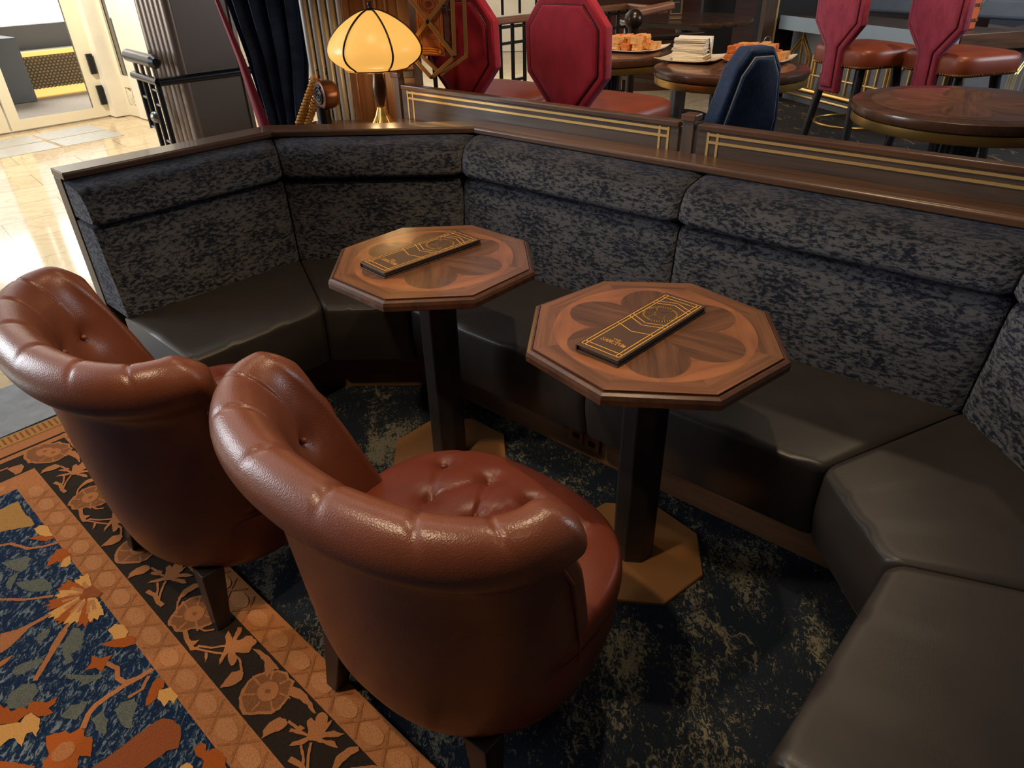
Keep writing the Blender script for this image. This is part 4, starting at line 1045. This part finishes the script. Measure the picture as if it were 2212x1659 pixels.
# curtain
ct = thing('curtain', 'navy velvet curtain with crimson lining drawn back beside the bronze column', 'curtain', (0, 0, 0))
YC = 3.72
def edge(pts):
    q = [W(x, y, Y=YC) for x, y in pts]; q = sorted((p.z, p.x) for p in q); (z0, x0_), (z1_, x1_) = q[-2:]
    return [(.2, q[0][1] - (q[1][1] - q[0][1]) * .2)] + q + [(2.7, x1_ + (x1_ - x0_) / (z1_ - z0) * (2.7 - z1_) * .8)]
lx = edge([(482, -2), (528, 120), (576, 270)]); rx = edge([(654, -2), (663, 120), (664, 270)])
rows = []; NZ, NX = 60, 120
for j in range(NZ + 1):
    z = lerp(.2, 2.7, j / NZ); a, b = interp(lx, z), interp(rx, z); r = []
    for i in range(NX + 1):
        u = i / NX; ph = u * PI * 2 * 4.6
        amp = .045 * (.5 + .5 * min(1, abs(z - .72) / .5))
        r.append((lerp(a, b, u) + .012 * sin(ph * 2 + z), YC + amp * sin(ph + .25 * sin(z * 3)) + .012 * sin(u * 9 + z * 5), z))
    rows.append(r)
vs = [p for r in rows for p in r]
MB().add(vs, [(j * (NX + 1) + i, j * (NX + 1) + i + 1, (j + 1) * (NX + 1) + i + 1, (j + 1) * (NX + 1) + i) for j in range(NZ) for i in range(NX)], 0,
         [[(i * .006, j * .04), ((i + 1) * .006, j * .04), ((i + 1) * .006, (j + 1) * .04), (i * .006, (j + 1) * .04)] for j in range(NZ) for i in range(NX)]).build('cloth', DARKVEL, ct, smooth=80)
rows = []
for j in range(NZ + 1):
    z = lerp(.2, 2.7, j / NZ); a = interp(lx, z); w = interp([(.2, .07), (.75, .062), (1.0, .045), (1.34, .022), (2.7, .02)], z)
    rows.append([(a - .02 + w * u, YC - .06 - .012 * sin(u * PI), z) for u in (0, .25, .5, .75, 1)])
MB().add([p for r in rows for p in r], [(j * 5 + i, j * 5 + i + 1, (j + 1) * 5 + i + 1, (j + 1) * 5 + i) for j in range(NZ) for i in range(4)]).build('lining', LINING, ct, smooth=80)
tb = thing('curtain_tieback', 'gold braided tieback holding the navy curtain', 'tieback', (0, 0, 0))
a, b = W(690, 168, Y=3.46), W(652, 276, Y=3.46); dv = b - a; sd = Vector((dv.z, 0, -dv.x)).normalized()
for k_, off in ((0, -.018), (1, .018)):
    for ph in (0, PI):
        pts = [a + dv * (i / 60) + sd * (off + .014 * sin(i * .85 + ph)) + Vector((0, -.006 * cos(i * .85 + ph), 0)) for i in range(61)]
        MB().tube(pts, .0065, 6).build('braid', CORD, tb, smooth=60)
for k_, (q0, q1, q2) in enumerate((((668, 172), (684, 152), (703, 148)), ((680, 172), (698, 160), (706, 152)), ((672, 178), (692, 172), (704, 162)))):
    MB().tube([W(*q0, Y=3.46), W(*q1, Y=3.46), W(*q2, Y=3.46), W(q2[0] - 4, q2[1] + 14, Y=3.46)], .0028, 6).build('loop_cord', CORDB, tb, smooth=60)
# handrail scroll beside the curtain
hs = thing('handrail_scroll', 'round copper brown scroll end of a handrail beside the curtain tieback', 'handrail', (0, 0, 0))
q = W(708, 204, Y=3.33); COP = flat('copper_brown', srgb(98, 56, 36), .32, .4)
bodyM = Matrix.Translation(q) @ Matrix.Rotation(R(-52), 4, 'Z') @ Matrix.Rotation(R(90), 4, 'X') 
pr = [(.0, -.045), (.034, -.042), (.053, -.03), (.06, -.01), (.06, .03), (.057, .038), (.044, .041), (.0, .041)]
mb = MB(); n = 36; mb.rings([[bodyM @ Vector((max(r, 1e-4) * cos(2 * PI * i / n), max(r, 1e-4) * sin(2 * PI * i / n), z)) for i in range(n)] for r, z in smooth_prof(pr, 2)])
sb = mb.build('scroll', COP, hs, smooth=70)
MB().tube([bodyM @ Vector(((.042 - .0009 * i) * cos(i * .4 + 1), (.042 - .0009 * i) * sin(i * .4 + 1), .042)) for i in range(44)], .006, 8).build('spiral', GUN, sb, smooth=60)
MB().tube([(q.x - .03, q.y, .877), (q.x - .03, q.y, q.z - .05)], .03, 12).build('newel_post', BLACKM, hs, smooth=60)

# pilasters
YP = 3.455
x0, x1, x2 = W(663, 130, Y=YP).x, W(757, 130, Y=YP).x, W(888, 100, Y=YP).x
p = thing('fluted_pilaster', 'silvery fluted pilaster between the curtain and the lamp', 'column', (0, 0, 0))
MB().box(((x0 + x1) / 2, YP + .12, 1.4), (x1 - x0 - .002, .2, 2.8)).build('core', FLUTEG, p)
k = 5
for i in range(k):
    xx = lerp(x0 + .02, x1 - .02, i / (k - 1)); MB().lathe([(.0185, 0), (.0185, 2.8)], 16, (xx, YP + .015, 0)).build('flute', FLUTEG, p, smooth=40)
p = thing('wood_pilaster', 'brown panelled wood pilaster behind the lit lamp', 'column', (0, 0, 0))
MB().box(((x1 + x2) / 2 + .005, YP + .16, 1.4), (x2 - x1, .3, 2.8)).build('core', WARMW, p, grain=(0, 0, 1))
for fx, w in ((.03, .03), (.34, .012), (.5, .012), (.66, .012), (.93, .05)):
    MB().box((lerp(x1, x2, fx), YP, 1.4), (w, .03, 2.8)).build('moulding', WARMW, p, bevel=.004, grain=(0, 0, 1))
MB().box((lerp(x1, x2, .93), YP - .025, 1.06), (.05, .02, .03)).build('bracket_block', BLACKW, p, bevel=.003)

# ================================================================== LATTICE BRACKET WITH BOOK
sb = thing('scissor_bracket', 'brass scissor lattice bracket right of the lamp, in front of the red stool', 'bracket', (0, 0, 0))
YF, YB = 3.33, 3.45
LAT = flat('lattice_brass', srgb(176, 132, 82), .4, .7)
for (p0, p1, Y) in (((885, -4), (982, 123), YF), ((962, -4), (895, 84), YF), ((982, 123), (932, 168), YF), ((896, 128), (932, 168), YF), ((1009, 120), (951, 162), YB), ((908, 118), (951, 158), YB), ((977, -10), (982, 121), YF + .02), ((1002, -10), (1007, 119), YB)):
    MB().bar(W(*p0, Y=Y), W(*p1, Y=Y), .017, .008, (0, -1, 0)).build('lattice_bar', LAT, sb, bevel=.0015)
for q in ((982, 123), (932, 168), (923, 46)):
    MB().tube([W(*q, Y=YF - .012), W(*q, Y=YF) + Vector((.012 if q[0] > 925 else .01, .125, 0))], .006, 10).build('pin', GUN, sb, smooth=60)
for q0, q1 in (((955, 12), (968, 20)), ((962, 92), (975, 101))):
    for k in range(4):
        c = W(lerp(q0[0], q1[0], k / 3), lerp(q0[1], q1[1], k / 3), Y=YF + .03); MB().tube([(c.x + .006 * cos(a), c.y + .004 * sin(a) * (k % 2), c.z + .006 * sin(a)) for a in [2 * PI * i / 12 for i in range(12)]], .0018, 5, closed=True).build('chain_link', GUN, sb, smooth=60)
YK = 3.375
A, B, Cc, D = W(905, 118, Y=YK), W(961, 122, Y=YK), W(955, 0, Y=YK), W(896, 0, Y=YK)
wv = B - A; hv = D - A; hv = Vector((hv.x * 1.25, 0, hv.z * 1.25))
bk = thing('book', 'tan tooled leather book hung behind the brass lattice bracket', 'book', (0, 0, 0))
dpt = Vector((.01, .05, 0))
def slabq(o, u, v, d, e0=0): return [[o, o + u, o + u + v, o + v], [o + d, o + u + d, o + u + v + d, o + v + d]]
MB().rings(slabq(A, wv, hv, Vector((0, .006, 0)))).build('front_cover', BOOK, bk)
MB().rings(slabq(A + Vector((0, .05, 0)), wv, hv, Vector((0, .006, 0)))).build('back_cover', BOOK, bk)
MB().rings(slabq(A + wv * .04 + hv * .015 + Vector((0, .007, 0)), wv * .9, hv * .97, Vector((0, .042, 0)))).build('pages', PAGE, bk)
spn = MB().rings([[B + hv * k + Vector((.004 + .034 * (1 if j in (1, 2) else 0), [0, .006, .05, .056][j], 0)) for j in range(4)] for k in (0, 1)]).build('spine', SPINE, bk)
for k in (.12, .3, .48, .66, .84): MB().bar(B + hv * k + Vector((.041, .0, 0)), B + hv * k + Vector((.041, .056, 0)), .008, .012).build('raised_band', SPINE, spn)
g = MB(); uo = Vector((0, -.002, 0)); pt = lambda u, v: A + wv * u + hv * v + uo
for u in (.06, .13, .84, .91): g.bar(pt(u, .07), pt(u, .98), .003, .006 if u in (.06, .91) else .003, (0, -1, 0))
for v in (.035, .07, .105): g.tube([pt(.05, v), pt(.86, v)], .0045, 8)
g.ball(pt(.87, .07), .011, 8); g.build('gilt_tooling', BOOKG, bk, smooth=60)
for v0 in (.36, .76):
    g = MB()
    for rr in (.36, .26, .12, .08, .04):
        pts = [pt(.5 + rr * cos(a), v0 + rr * sin(a) * .32) + uo * .5 for a in [2 * PI * i / 36 for i in range(37)]]; g.tube(pts, .0011, 5)
    g.build('tooled_medallion', BOOKD, bk)


# ================================================================== BACK: RAILING, FAR TABLE, WALLS
rl = thing('stair_railing', 'dark metal stair railing with wooden handrail behind the red stools', 'railing', (0, 0, 0))
zr = 1.12
RP = [W(880, 78, z=zr), W(1050, 48, z=zr), W(1126, 40, z=zr), W(1275, 26, z=zr), W(1356, 14, z=zr)]
RP = [W(900, 66, z=zr), W(1356, 14, z=zr)]
a, b = RP
MB().bar(a, b, .06, .045).build('handrail', WARMW, rl, bevel=.012, seg=3)
e = b + (W(1437, 22, z=zr) - b)
MB().bar(b, e, .06, .045).build('handrail', WARMW, rl, bevel=.012, seg=3)
Lr = (b - a).length
nb_ = int(Lr / .115)
for i in range(nb_ + 1):
    p = a + (b - a) * (i / nb_); MB().box((p.x, p.y, (zr + .2) / 2), (.026, .026, zr - .2)).build('baluster', IRON, rl)
for z in (.35, .5, .98, 1.08): MB().bar((a.x, a.y, z), (b.x, b.y, z), .018, .018).build('cross_bar', IRON, rl)
for z in (1.0, .85, .6): MB().bar((b.x, b.y, z), (e.x + .25, e.y - .1, z), .03, .03).build('cross_bar', DBRONZE, rl)
for i in range(nb_):
    if i % 2:
        p = a + (b - a) * ((i + .0) / nb_); q = a + (b - a) * ((i + 1) / nb_); z = .62 + .12 * (i % 3); MB().bar((p.x, p.y, z), (q.x, q.y, z), .018, .018).build('cross_bar', IRON, rl)
u0, u1 = W(985, -6, z=1.33), W(1130, -12, z=1.33)
for z in (1.27, 1.36, 1.45): 
    q0, q1 = a + (b - a) * .0, a + (b - a) * .52; MB().bar((q0.x, q0.y + .6, z), (q1.x, q1.y + .6, z), .02, .02).build('upper_lattice', IRON, rl)
for i in range(7):
    q = a + (b - a) * (.52 * i / 6); MB().box((q.x, q.y + .6, 1.36), (.02, .02, .5)).build('upper_lattice', IRON, rl)
nw = thing('newel_post', 'dark newel post with a ball top in front of the far dark table', 'post', (0, 0, 0))
q = W(1369, 42, Y=5.2); MB().ball((q.x, q.y, q.z), .062, 14).build('ball', DBRONZE, nw, smooth=60)
MB().lathe(smooth_prof([(.05, .2), (.028, .3), (.026, q.z - .2), (.034, q.z - .05)], 2), 20, (q.x, q.y, 0)).build('shaft', DBRONZE, nw, smooth=60)
MB().bar((q.x, q.y + .05, q.z + .03), (q.x + .3, q.y + .25, q.z + .06), .075, .05).build('rail_stub', WARMW, nw, bevel=.015, seg=3)
MB().bar((q.x + .1, q.y + .02, q.z - .12), (q.x + .5, q.y + .1, q.z - .11), .05, .04).build('rail_stub', DBRONZE, nw, bevel=.01)
w0 = W(1480, 38, z=1.0)
ft = thing('round_table', 'dark marble topped round table far behind the newel post', 'table', (w0.x, w0.y, .2), 0)
MB().lathe([(.02, .76), (.55, .76), (.56, .775), (.56, .79), (.55, .8), (.02, .8)], 60).build('tabletop', DARKMARB, ft, smooth=40)
MB().lathe([(.07, 0), (.07, .76)], 24).build('column', BLACKW, ft, smooth=40); MB().lathe([(.28, 0), (.28, .02), (.06, .03)], 40).build('base_plate', BLACKM, ft, smooth=40)
sg = thing('menu_stand', 'upright black card with gold frames standing on the far dark table', 'sign', (0, 0, 0))
q0 = W(1459, 35, Y=w0.y - .2); hh = .34; ww = .105
MB().box((q0.x, q0.y, 1.0 + hh / 2), (ww, .012, hh)).build('board', BLACKC, sg)
g = MB()
for z0, z1 in ((1.01, 1.03), (1.045, 1.335)):
    for k in (0, .008):
        x0_, x1_, a_, b_ = q0.x - ww / 2 + .006 + k, q0.x + ww / 2 - .006 - k, z0 + k * .6, z1 - k
        for p_, r_ in (((x0_, a_), (x1_, a_)), ((x1_, a_), (x1_, b_)), ((x1_, b_), (x0_, b_)), ((x0_, b_), (x0_, a_))): g.bar((p_[0], q0.y - .007, p_[1]), (r_[0], q0.y - .007, r_[1]), .0022, .0022, (0, -1, .01))
g.bar((q0.x - .022, q0.y - .007, 1.13), (q0.x + .022, q0.y - .007, 1.13), .003, .006, (0, -1, .01))
g.add([(q0.x, q0.y - .008, 1.20), (q0.x + .012, q0.y - .008, 1.22), (q0.x, q0.y - .008, 1.24), (q0.x - .012, q0.y - .008, 1.22)], [(0, 1, 2, 3)])
g.build('gold_frame', BRASSP, sg)
# walls of the raised bar
o = MB().box((3.3, 9.3, 1.5), (5.0, .1, 3.4)).build('wall_back', WALLDK); struct(o)
o = MB().box((-2.2, 13.5, 1.4), (6.2, .1, 2.8)).build('wall_hall', MARBLEW); struct(o)
# ledge and bench on the right
A, B, Cq = W(1688, 38, z=.92), W(2073, 84, z=.92), W(2330, 66, z=.92)
BL = thing('bar_counter', 'long counter with pale blue grey edge behind the rose red stools', 'counter', (0, 0, 0))
bd = Vector((.85, .5, 0)) * .62
h_ = .085
AE = A - (B - A).normalized() * .0
MB().prism([tuple(v)[:2] for v in (A, B, B + bd, A + bd)], .92 - h_, .92 + .02).build('ledge_top', WALNUT2, BL, bevel=.004)
nrm = Vector(((B - A).y, -(B - A).x, 0)).normalized()
if nrm.dot(Vector((0, -1, 0))) < 0: nrm = -nrm
MB().bar(A + nrm * .006 + Vector((0, 0, -.035)), B + nrm * .006 + Vector((0, 0, -.035)), .014, h_ + .03, (0, 0, 1)).build('front_edge', BLUEGREY, BL)
MB().prism([tuple(v)[:2] for v in (B + Vector((.01, 0, 0)), Cq, Cq + Vector((0, .5, 0)), B + bd)], .83, .945).build('return_top', WALNUT, BL, bevel=.004)
ins = -nrm * .16
a, b = A + ins, B + ins
MB().prism([tuple(v)[:2] for v in (a, b, b + bd * .6, a + bd * .6)], .2, .834).build('front_panel', PANELG, BL)
cq = Cq + Vector((-.1, .18, 0)); b2 = b + Vector((.05, .05, 0))
wp = MB().prism([tuple(v)[:2] for v in (b, cq, cq + Vector((0, .3, 0)), b + bd * .6)], .2, .829).build('return_panel', PANELG, BL)
g = MB()
def on(u, z, p=a, q=b): v = p + (q - p) * u + nrm * .006; return Vector((v.x, v.y, z))
def lines(p, q, N):
    f = lambda u, z: on(u, z, p, q)
    for k in range(N):
        u = (k + .5) / N; w = .42 / N
        for s in (1, .72):
            g.tube([f(u - w * s, .3), f(u - w * s, .62), f(u, .62 + .16 * s), f(u + w * s, .62), f(u + w * s, .3)], .012, 5)
        g.tube([f(u, .3), f(u, .82)], .010, 5); g.tube([f(u - w, .46), f(u + w, .46)], .010, 5)
    g.tube([f(.01, .83), f(.99, .83)], .012, 5); g.tube([f(.01, .26), f(.99, .26)], .012, 5)
lines(a, b, 6); lines(b2, cq, 3)
g.build('brass_lines', BRASSP, wp, fixn=False)
MB().tube([on(0, .36) + nrm * .16, on(1, .36) + nrm * .16], .025, 10).build('foot_rail', BRASS, BL, smooth=60)
be = thing('bench_back', 'blue grey upholstered bench back above the ledge at top right', 'bench', (0, 0, 0))
a3, b3 = A + bd, B + bd
for k in range(3): MB().bar(Vector((a3.x, a3.y, 1.03 + .17 * k)), Vector((b3.x + .9, b3.y - 1.2 + .9, 1.03 + .17 * k)), .09, .155, (0, 0, 1)).build('cushion_roll', BLUELE, be, bevel=.03, seg=3)
q = W(2087, 63, z=.945); lc = thing('leather_case', 'orange strapped leather case standing on the counter beyond the right rose stool', 'case', (q.x, q.y, .9455), .4)
MB().box((0, 0, .16), (.085, .07, .32)).build('case_body', ORANGE, lc, bevel=.008)
for zz in (.06, .16, .26): MB().box((0, 0, zz), (.094, .078, .022)).build('strap', SPINE, lc, bevel=.003)
for zz in (.06, .16): MB().box((.02, -.041, zz), (.02, .006, .014)).build('buckle', BRASS, lc)
MB().rings([[(.05 + x, -.02 + y, .14 + z) for x, y, z in ((0, -.004, 0), (.0, .004, 0), (.02, .004, -.012), (.02, -.004, -.012))], [(.05 + x, -.02 + y, .14 + z) for x, y, z in ((.05, -.004, .06), (.05, .004, .06), (.075, .004, .05), (.075, -.004, .05))]]).build('clasp_tongue', STEEL, lc)
# end post with gilt strip and black panel
pp = thing('end_post', 'brown end post with gilt strip at the left end of the ledge', 'post', (0, 0, 0))
q = A + Vector((-.11, .05, 0)); MB().box((q.x, q.y, 1.3), (.11, .12, 2.2)).build('post', WALNUT2, pp)
MB().box((q.x + .06, q.y - .055, 1.3), (.016, .016, 2.2)).build('gilt_strip', BRASSP, pp)
o = MB().box((q.x + .35, q.y + .35, 1.3), (.55, .5, 2.2)).build('wall_bar', BLACKWALL); struct(o)
o = MB().box((q.x - .35, q.y + .5, 1.2), (.32, .1, 2.0)).build('dark_fabric_panel', BLACKWALL); struct(o)  # plain black slab standing in for dark hanging fabric

# ================================================================== LEFT: DOOR AND HALL
DP = (TV[:2], -8.98)
def dnz(px, py, pl=DP, ax=NV): w = W(px, py, plane=pl); return w.dot(ax), w.z
gr = (dnz(130, 0)[0] + dnz(202, 235)[0]) / 2; fr = (dnz(166, 0)[0] + dnz(238, 252)[0]) / 2
gb = (dnz(43, 258)[1] + dnz(202, 235)[1]) / 2; gl = dnz(42, 257)[0]; fl = dnz(27, 283)[0]
d = thing('door_1', None, None, (0, 0, 0)); struct(d); del_ = [k for k in ('label', 'category') if k in d]
def dbox(mb, n0, n1, z0, z1, t0=-.05, t1=0.0): return vbox(mb, n0, n1, -8.98 + t0, -8.98 + t1, z0, z1)
dbox(MB(), fl, gl, 0.01, 2.4).build('door_stile', CREAM, d); dbox(MB(), gr, fr, 0.01, 2.4).build('door_stile', CREAM, d); dbox(MB(), gl, gr, 0.01, gb).build('door_rail', CREAM, d); dbox(MB(), gl, gr, 2.2, 2.4).build('door_rail', CREAM, d)
dbox(MB(), gl, gr, gb, 2.2, -.03, -.02).build('pane', GLASS, d)
for yy in ((118, 158), (186, 224)):
    px = 196 if yy[0] < 150 else 218
    n_, z_ = dnz(px, (yy[0] + yy[1]) / 2); dbox(MB(), n_ - .03, n_ + .03, z_ - .1, z_ + .1, 0, .03).build('door_hinge', BLACKM, d)
d2 = thing('door_2', None, None, (0, 0, 0)); struct(d2)
dbox(MB(), fl - .2, fl - .02, .01, 2.4).build('door_stile', CREAM, d2); dbox(MB(), fl - 1.2, fl - .2, .01, gb).build('door_rail', CREAM, d2); dbox(MB(), fl - 1.2, fl - .2, gb, 2.3, -.03, -.02).build('pane', GLASS, d2)
w_ = MB(); vbox(w_, fr + .0, fr + .16, -9.1, -8.85, 0, 2.8); o = w_.build('trim_2', MARBLEW); struct(o)
o = vbox(MB(), -6, fr + .16, -9.3, -9.0, 2.42, 3.8).build('wall_door_header', MARBLEW); struct(o)
o = vbox(MB(), -6, fl - 1.25, -9.3, -9.0, 0, 2.42).build('wall_door_side', MARBLEW); struct(o)
# side wall with tall light and lattice panel
NS = fr + .16
SP = (NV[:2], NS)
def snz(px, py): w = W(px, py, plane=SP); return w.dot(TV), w.z
tA_, tB_ = -8.85, snz(318, 292)[0]
def sbox(t0, t1, z0, z1, d0=0, d1=.06): return vbox(MB(), NS + d0, NS + d1, t0, t1, z0, z1)
g0, g1 = snz(212, 30)[0], snz(283, 165)[0]; g0, g1 = min(g0, g1), max(g0, g1)
g0 = lerp(tA_, tB_, .2); g1 = lerp(tA_, tB_, .82)
zs = snz(262, 175)[1]
wl = thing('window_1', None, None, (0, 0, 0)); struct(wl)
sbox(tA_, g0, 0, 2.6).build('window_frame', CREAM, wl); sbox(g1, tB_, 0, 2.6).build('window_frame', CREAM, wl); sbox(g0, g1, zs - .06, zs + .06).build('window_frame', CREAM, wl); sbox(g0, g1, 0, .1).build('window_frame', CREAM, wl)
sbox(g0, g1, zs + .06, 2.6, .02, .03).build('pane', GLASS, wl); sbox(g0, g1, .1, zs - .06, .03, .05).build('lattice_ground', PLATE, wl)
g = MB(); hz = zs - .16; mid = (g0 + g1) / 2
def sp_(t, z): return ntp(NS + .02, t, z)
for k in range(5):
    o_ = k * (g1 - g0) / 5
    g.bar(sp_(g0 + o_, .1), sp_(min(g1, g0 + o_ + hz * .8), .1 + min(hz, (g1 - g0 - o_) / .8)), .02, .02, NV); g.bar(sp_(g1 - o_, .1), sp_(max(g0, g1 - o_ - hz * .8), .1 + min(hz, (g1 - g0 - o_) / .8)), .02, .02, NV)
g.build('lattice', CREAM, wl)
w_ = MB(); vbox(w_, NS - .02, NS + .12, tB_, tB_ + .9, 0, 2.8); o = w_.build('wall_left', MARBLEW); struct(o)
HPT = W(110, 206, z=0).dot(TV)
# inset floor panel of grey tiles
g = MB(); zz = -.0085
ins = [(0, 298), (206, 267), (267, 293), (0, 339)]
q = [W(*p, z=zz) for p in ins]; c = sum((v for v in q), Vector()) / 4
n0, n1 = min(v.dot(NV) for v in q), max(v.dot(NV) for v in q); 
tt0, tt1 = W(206, 267, z=zz).dot(TV), W(267, 293, z=zz).dot(TV)
nn1 = W(236, 280, z=zz).dot(NV)
for k in range(6):
    for j in range(2):
        a_ = nn1 - .62 * (k + 1) + .02; t_a = lerp(tt0, tt1, j / 2) + .015; t_b = lerp(tt0, tt1, (j + 1) / 2) - .015
        vbox(g, a_, nn1 - .62 * k - .02, t_a, t_b, -.011, -.0075)
struct(g.build('trim_3', SLATE))
o = vbox(MB(), 1.0, 6.5, HPT + .0, -9.05, -.012, -.006).build('floor_vestibule', flat('pale_carpet', srgb(232, 218, 200), .9, noise_amt=.12, nscale=30)); struct(o)
# outer vestibule: bench with lit honeycomb panel below the windows
HP = W(110, 206, z=0).dot(TV)
hp = lambda x, y: (lambda w: (w.dot(NV), w.z))(W(x, y, plane=(TV[:2], HP)))
hb = thing('radiator_bench', 'cream bench with glowing honeycomb panel beyond the glass door', 'bench', (0, 0, 0))
na, nb2 = hp(40, 150)[0], hp(260, 150)[0]
za, zb2 = hp(110, 188)[1], hp(100, 118)[1]
vbox(MB(), na - .0, nb2, HP - .3, HP, max(.03, za), zb2).build('honeycomb_panel', None or flat('honeycomb_ground', srgb(214, 196, 160), .5), hb)
g = MB(); nx, nz = 26, 11
for i in range(nx):
    for j in range(nz):
        cx = lerp(na, nb2, (i + .5 + .5 * (j % 2)) / (nx + .5)); cz_ = lerp(max(.03, za), zb2, (j + .5) / nz); r_ = (nb2 - na) / nx * .5
        g.tube([ntp(HP + .008, cx + 0 * 0, cz_) - NV * 0 + NV * (r_ * cos(2 * PI * q / 6 + .52)) + Vector((0, 0, r_ * .8 * sin(2 * PI * q / 6 + .52))) - NV * (cx * 0) if False else Vector((ntp(cx + r_ * cos(2 * PI * q / 6 + .52), HP + .008, 0).x, ntp(cx + r_ * cos(2 * PI * q / 6 + .52), HP + .008, 0).y, cz_ + r_ * .8 * sin(2 * PI * q / 6 + .52))) for q in range(6)], .006, 4, closed=True)
g.build('honeycomb', flat('honeycomb_lines', srgb(150, 126, 92), .5), hb)
LED = flat('warm_light_strip', srgb(255, 210, 110), .5, emit=srgb(255, 206, 120), es=1.0)
vbox(MB(), na, nb2, HP - .02, HP + .03, zb2, zb2 + .05).build('light_strip', LED, hb)
vbox(MB(), na, nb2, HP - .3, HP - .02, zb2, zb2 + .05).build('bench_top', CREAM, hb)
vbox(MB(), na, nb2, HP - .2, HP - .02, 0, max(.03, za)).build('lit_base', LED, hb)
w_ = MB(); vbox(w_, na - 2.5, nb2 + .3, HP - .5, HP - .35, 0, hp(100, 55)[1]); o = w_.build('wall_vestibule', flat('vestibule_grey', srgb(140, 140, 140), .6)); struct(o)
w_ = MB(); vbox(w_, na - .5, na, HP - .35, HP + .3, .0, zb2 + .25); o = w_.build('wall_return', flat('vestibule_dark', srgb(120, 124, 128), .4)); struct(o)

# ================================================================== LIGHT
wd = bpy.data.worlds.new('world'); SC.world = wd; wd.use_nodes = True
nt_ = wd.node_tree; bg = nt_.nodes['Background']
tc = nt_.nodes.new('ShaderNodeTexCoord'); vm = nt_.nodes.new('ShaderNodeVectorMath'); vm.operation = 'DOT_PRODUCT'
vm.inputs[1].default_value = Vector((-.80, .58, .12)).normalized(); nt_.links.new(tc.outputs['Generated'], vm.inputs[0])
rp = nt_.nodes.new('ShaderNodeValToRGB'); el = rp.color_ramp.elements
el[0].position = .35; el[0].color = (.02, .022, .028, 1); el[1].position = .86; el[1].color = (1, 1.0, 1.0, 1)
e2 = el.new(.62); e2.color = (.16, .18, .22, 1)
nt_.links.new(vm.outputs['Value'], rp.inputs[0]); nt_.links.new(rp.outputs[0], bg.inputs[0]); bg.inputs[1].default_value = 1.35

def spot(name, loc, tgt, watt, size, blend=.5, col=(1, .66, .38), rad=.05):
    l = bpy.data.lights.new(name, 'SPOT'); l.energy = watt; l.color = col; l.spot_size = R(size); l.spot_blend = blend; l.shadow_soft_size = rad
    o = bpy.data.objects.new(name, l); COL.objects.link(o); o.location = loc
    o.rotation_euler = (Vector(tgt) - Vector(loc)).to_track_quat('-Z', 'Y').to_euler(); return o
WC = (1, .77, .50)
spot('downlight_tables', (.40, 1.70, 2.6), (.25, 1.6, .4), 62, 100, .6, WC, .03)
spot('downlight_corner', (-.55, 2.6, 2.6), (-.35, 2.2, .6), 20, 90, .7, WC)
spot('downlight_rug', (-.9, .75, 2.6), (-.75, .95, 0), 84, 90, .7, WC)
spot('downlight_bench', (1.9, 3.1, 2.7), (1.1, 1.4, .4), 26, 90, .7, WC)
spot('downlight_platform', (.9, 3.0, 2.9), (1.1, 3.9, .9), 110, 95, .6, WC)
spot('downlight_bar', (2.7, 4.2, 2.9), (2.8, 5.2, .8), 90, 90, .6, WC)
spot('rail_fill', (1.1, 4.6, 2.9), (1.0, 5.6, 1.0), 70, 80, .7, WC)  # added spot with no fixture, warms and brightens the dark rails
spot('stool_back_fill', (.35, 2.0, 2.7), (.35, 3.3, 1.15), 42, 60, .7, WC)  # added fill from the camera side, brightens the red stool backs
spot('downlight_chair', (.6, .3, 2.6), (-.1, 1.0, .5), 10, 80, .8, WC)
def area(name, loc, tgt, watt, sx, sy, col=(.86, .93, 1)):
    l = bpy.data.lights.new(name, 'AREA'); l.shape = 'RECTANGLE'; l.size = sx; l.size_y = sy; l.energy = watt; l.color = col
    o = bpy.data.objects.new(name, l); COL.objects.link(o); o.location = loc
    o.rotation_euler = (Vector(tgt) - Vector(loc)).to_track_quat('-Z', 'Y').to_euler(); return o
area('window_daylight', (-6.5, 3.0, 2.2), (-.3, 1.6, .6), 220, 2.2, 2.4)
area('window_daylight_right', (6.0, 3.6, 2.4), (2.4, 4.6, .9), 90, 1.6, 1.6)
spot('hall_downlight', (-4.6, 6.6, 2.9), (-4.7, 7.3, 0), 420, 150, .6, (1, .96, .9), .12)
spot('hall_downlight', (-2.6, 4.4, 2.9), (-3.0, 4.6, 0), 90, 130, .7, (1, .95, .88), .12)
area('vestibule_fill', (-7.6, 11.2, 2.7), (-7.2, 11.0, 0), 150, 2, 2, (1, .97, .92))  # added area lamp, whitens the space beyond the glass door
area('far_hall_fill', (-.8, 9.5, 2.75), (-.8, 10.4, 0), 110, 3, 2.5, (1, .96, .9))  # added area lamp, brightens the dull far hall wall behind the railing
pl = bpy.data.lights.new('lamp_bulb', 'POINT'); pl.energy = 4; pl.color = (1, .66, .3); pl.shadow_soft_size = .05
o = bpy.data.objects.new('lamp_bulb', pl); COL.objects.link(o); o.location = (LX, LY - .32, LZ + .28)
o.location = (LX, LY, LZ + .15)

SC.view_settings.view_transform = 'Standard'; SC.view_settings.look = 'None'; SC.view_settings.exposure = 0; SC.view_settings.gamma = 1
SC.cycles.use_denoising = True
SC.cycles.use_adaptive_sampling = True; SC.cycles.adaptive_threshold = .03
SC.cycles.max_bounces = 5; SC.cycles.diffuse_bounces = 2; SC.cycles.glossy_bounces = 2; SC.cycles.transmission_bounces = 4
SC.cycles.sample_clamp_indirect = 4; SC.cycles.caustics_reflective = False; SC.cycles.caustics_refractive = False
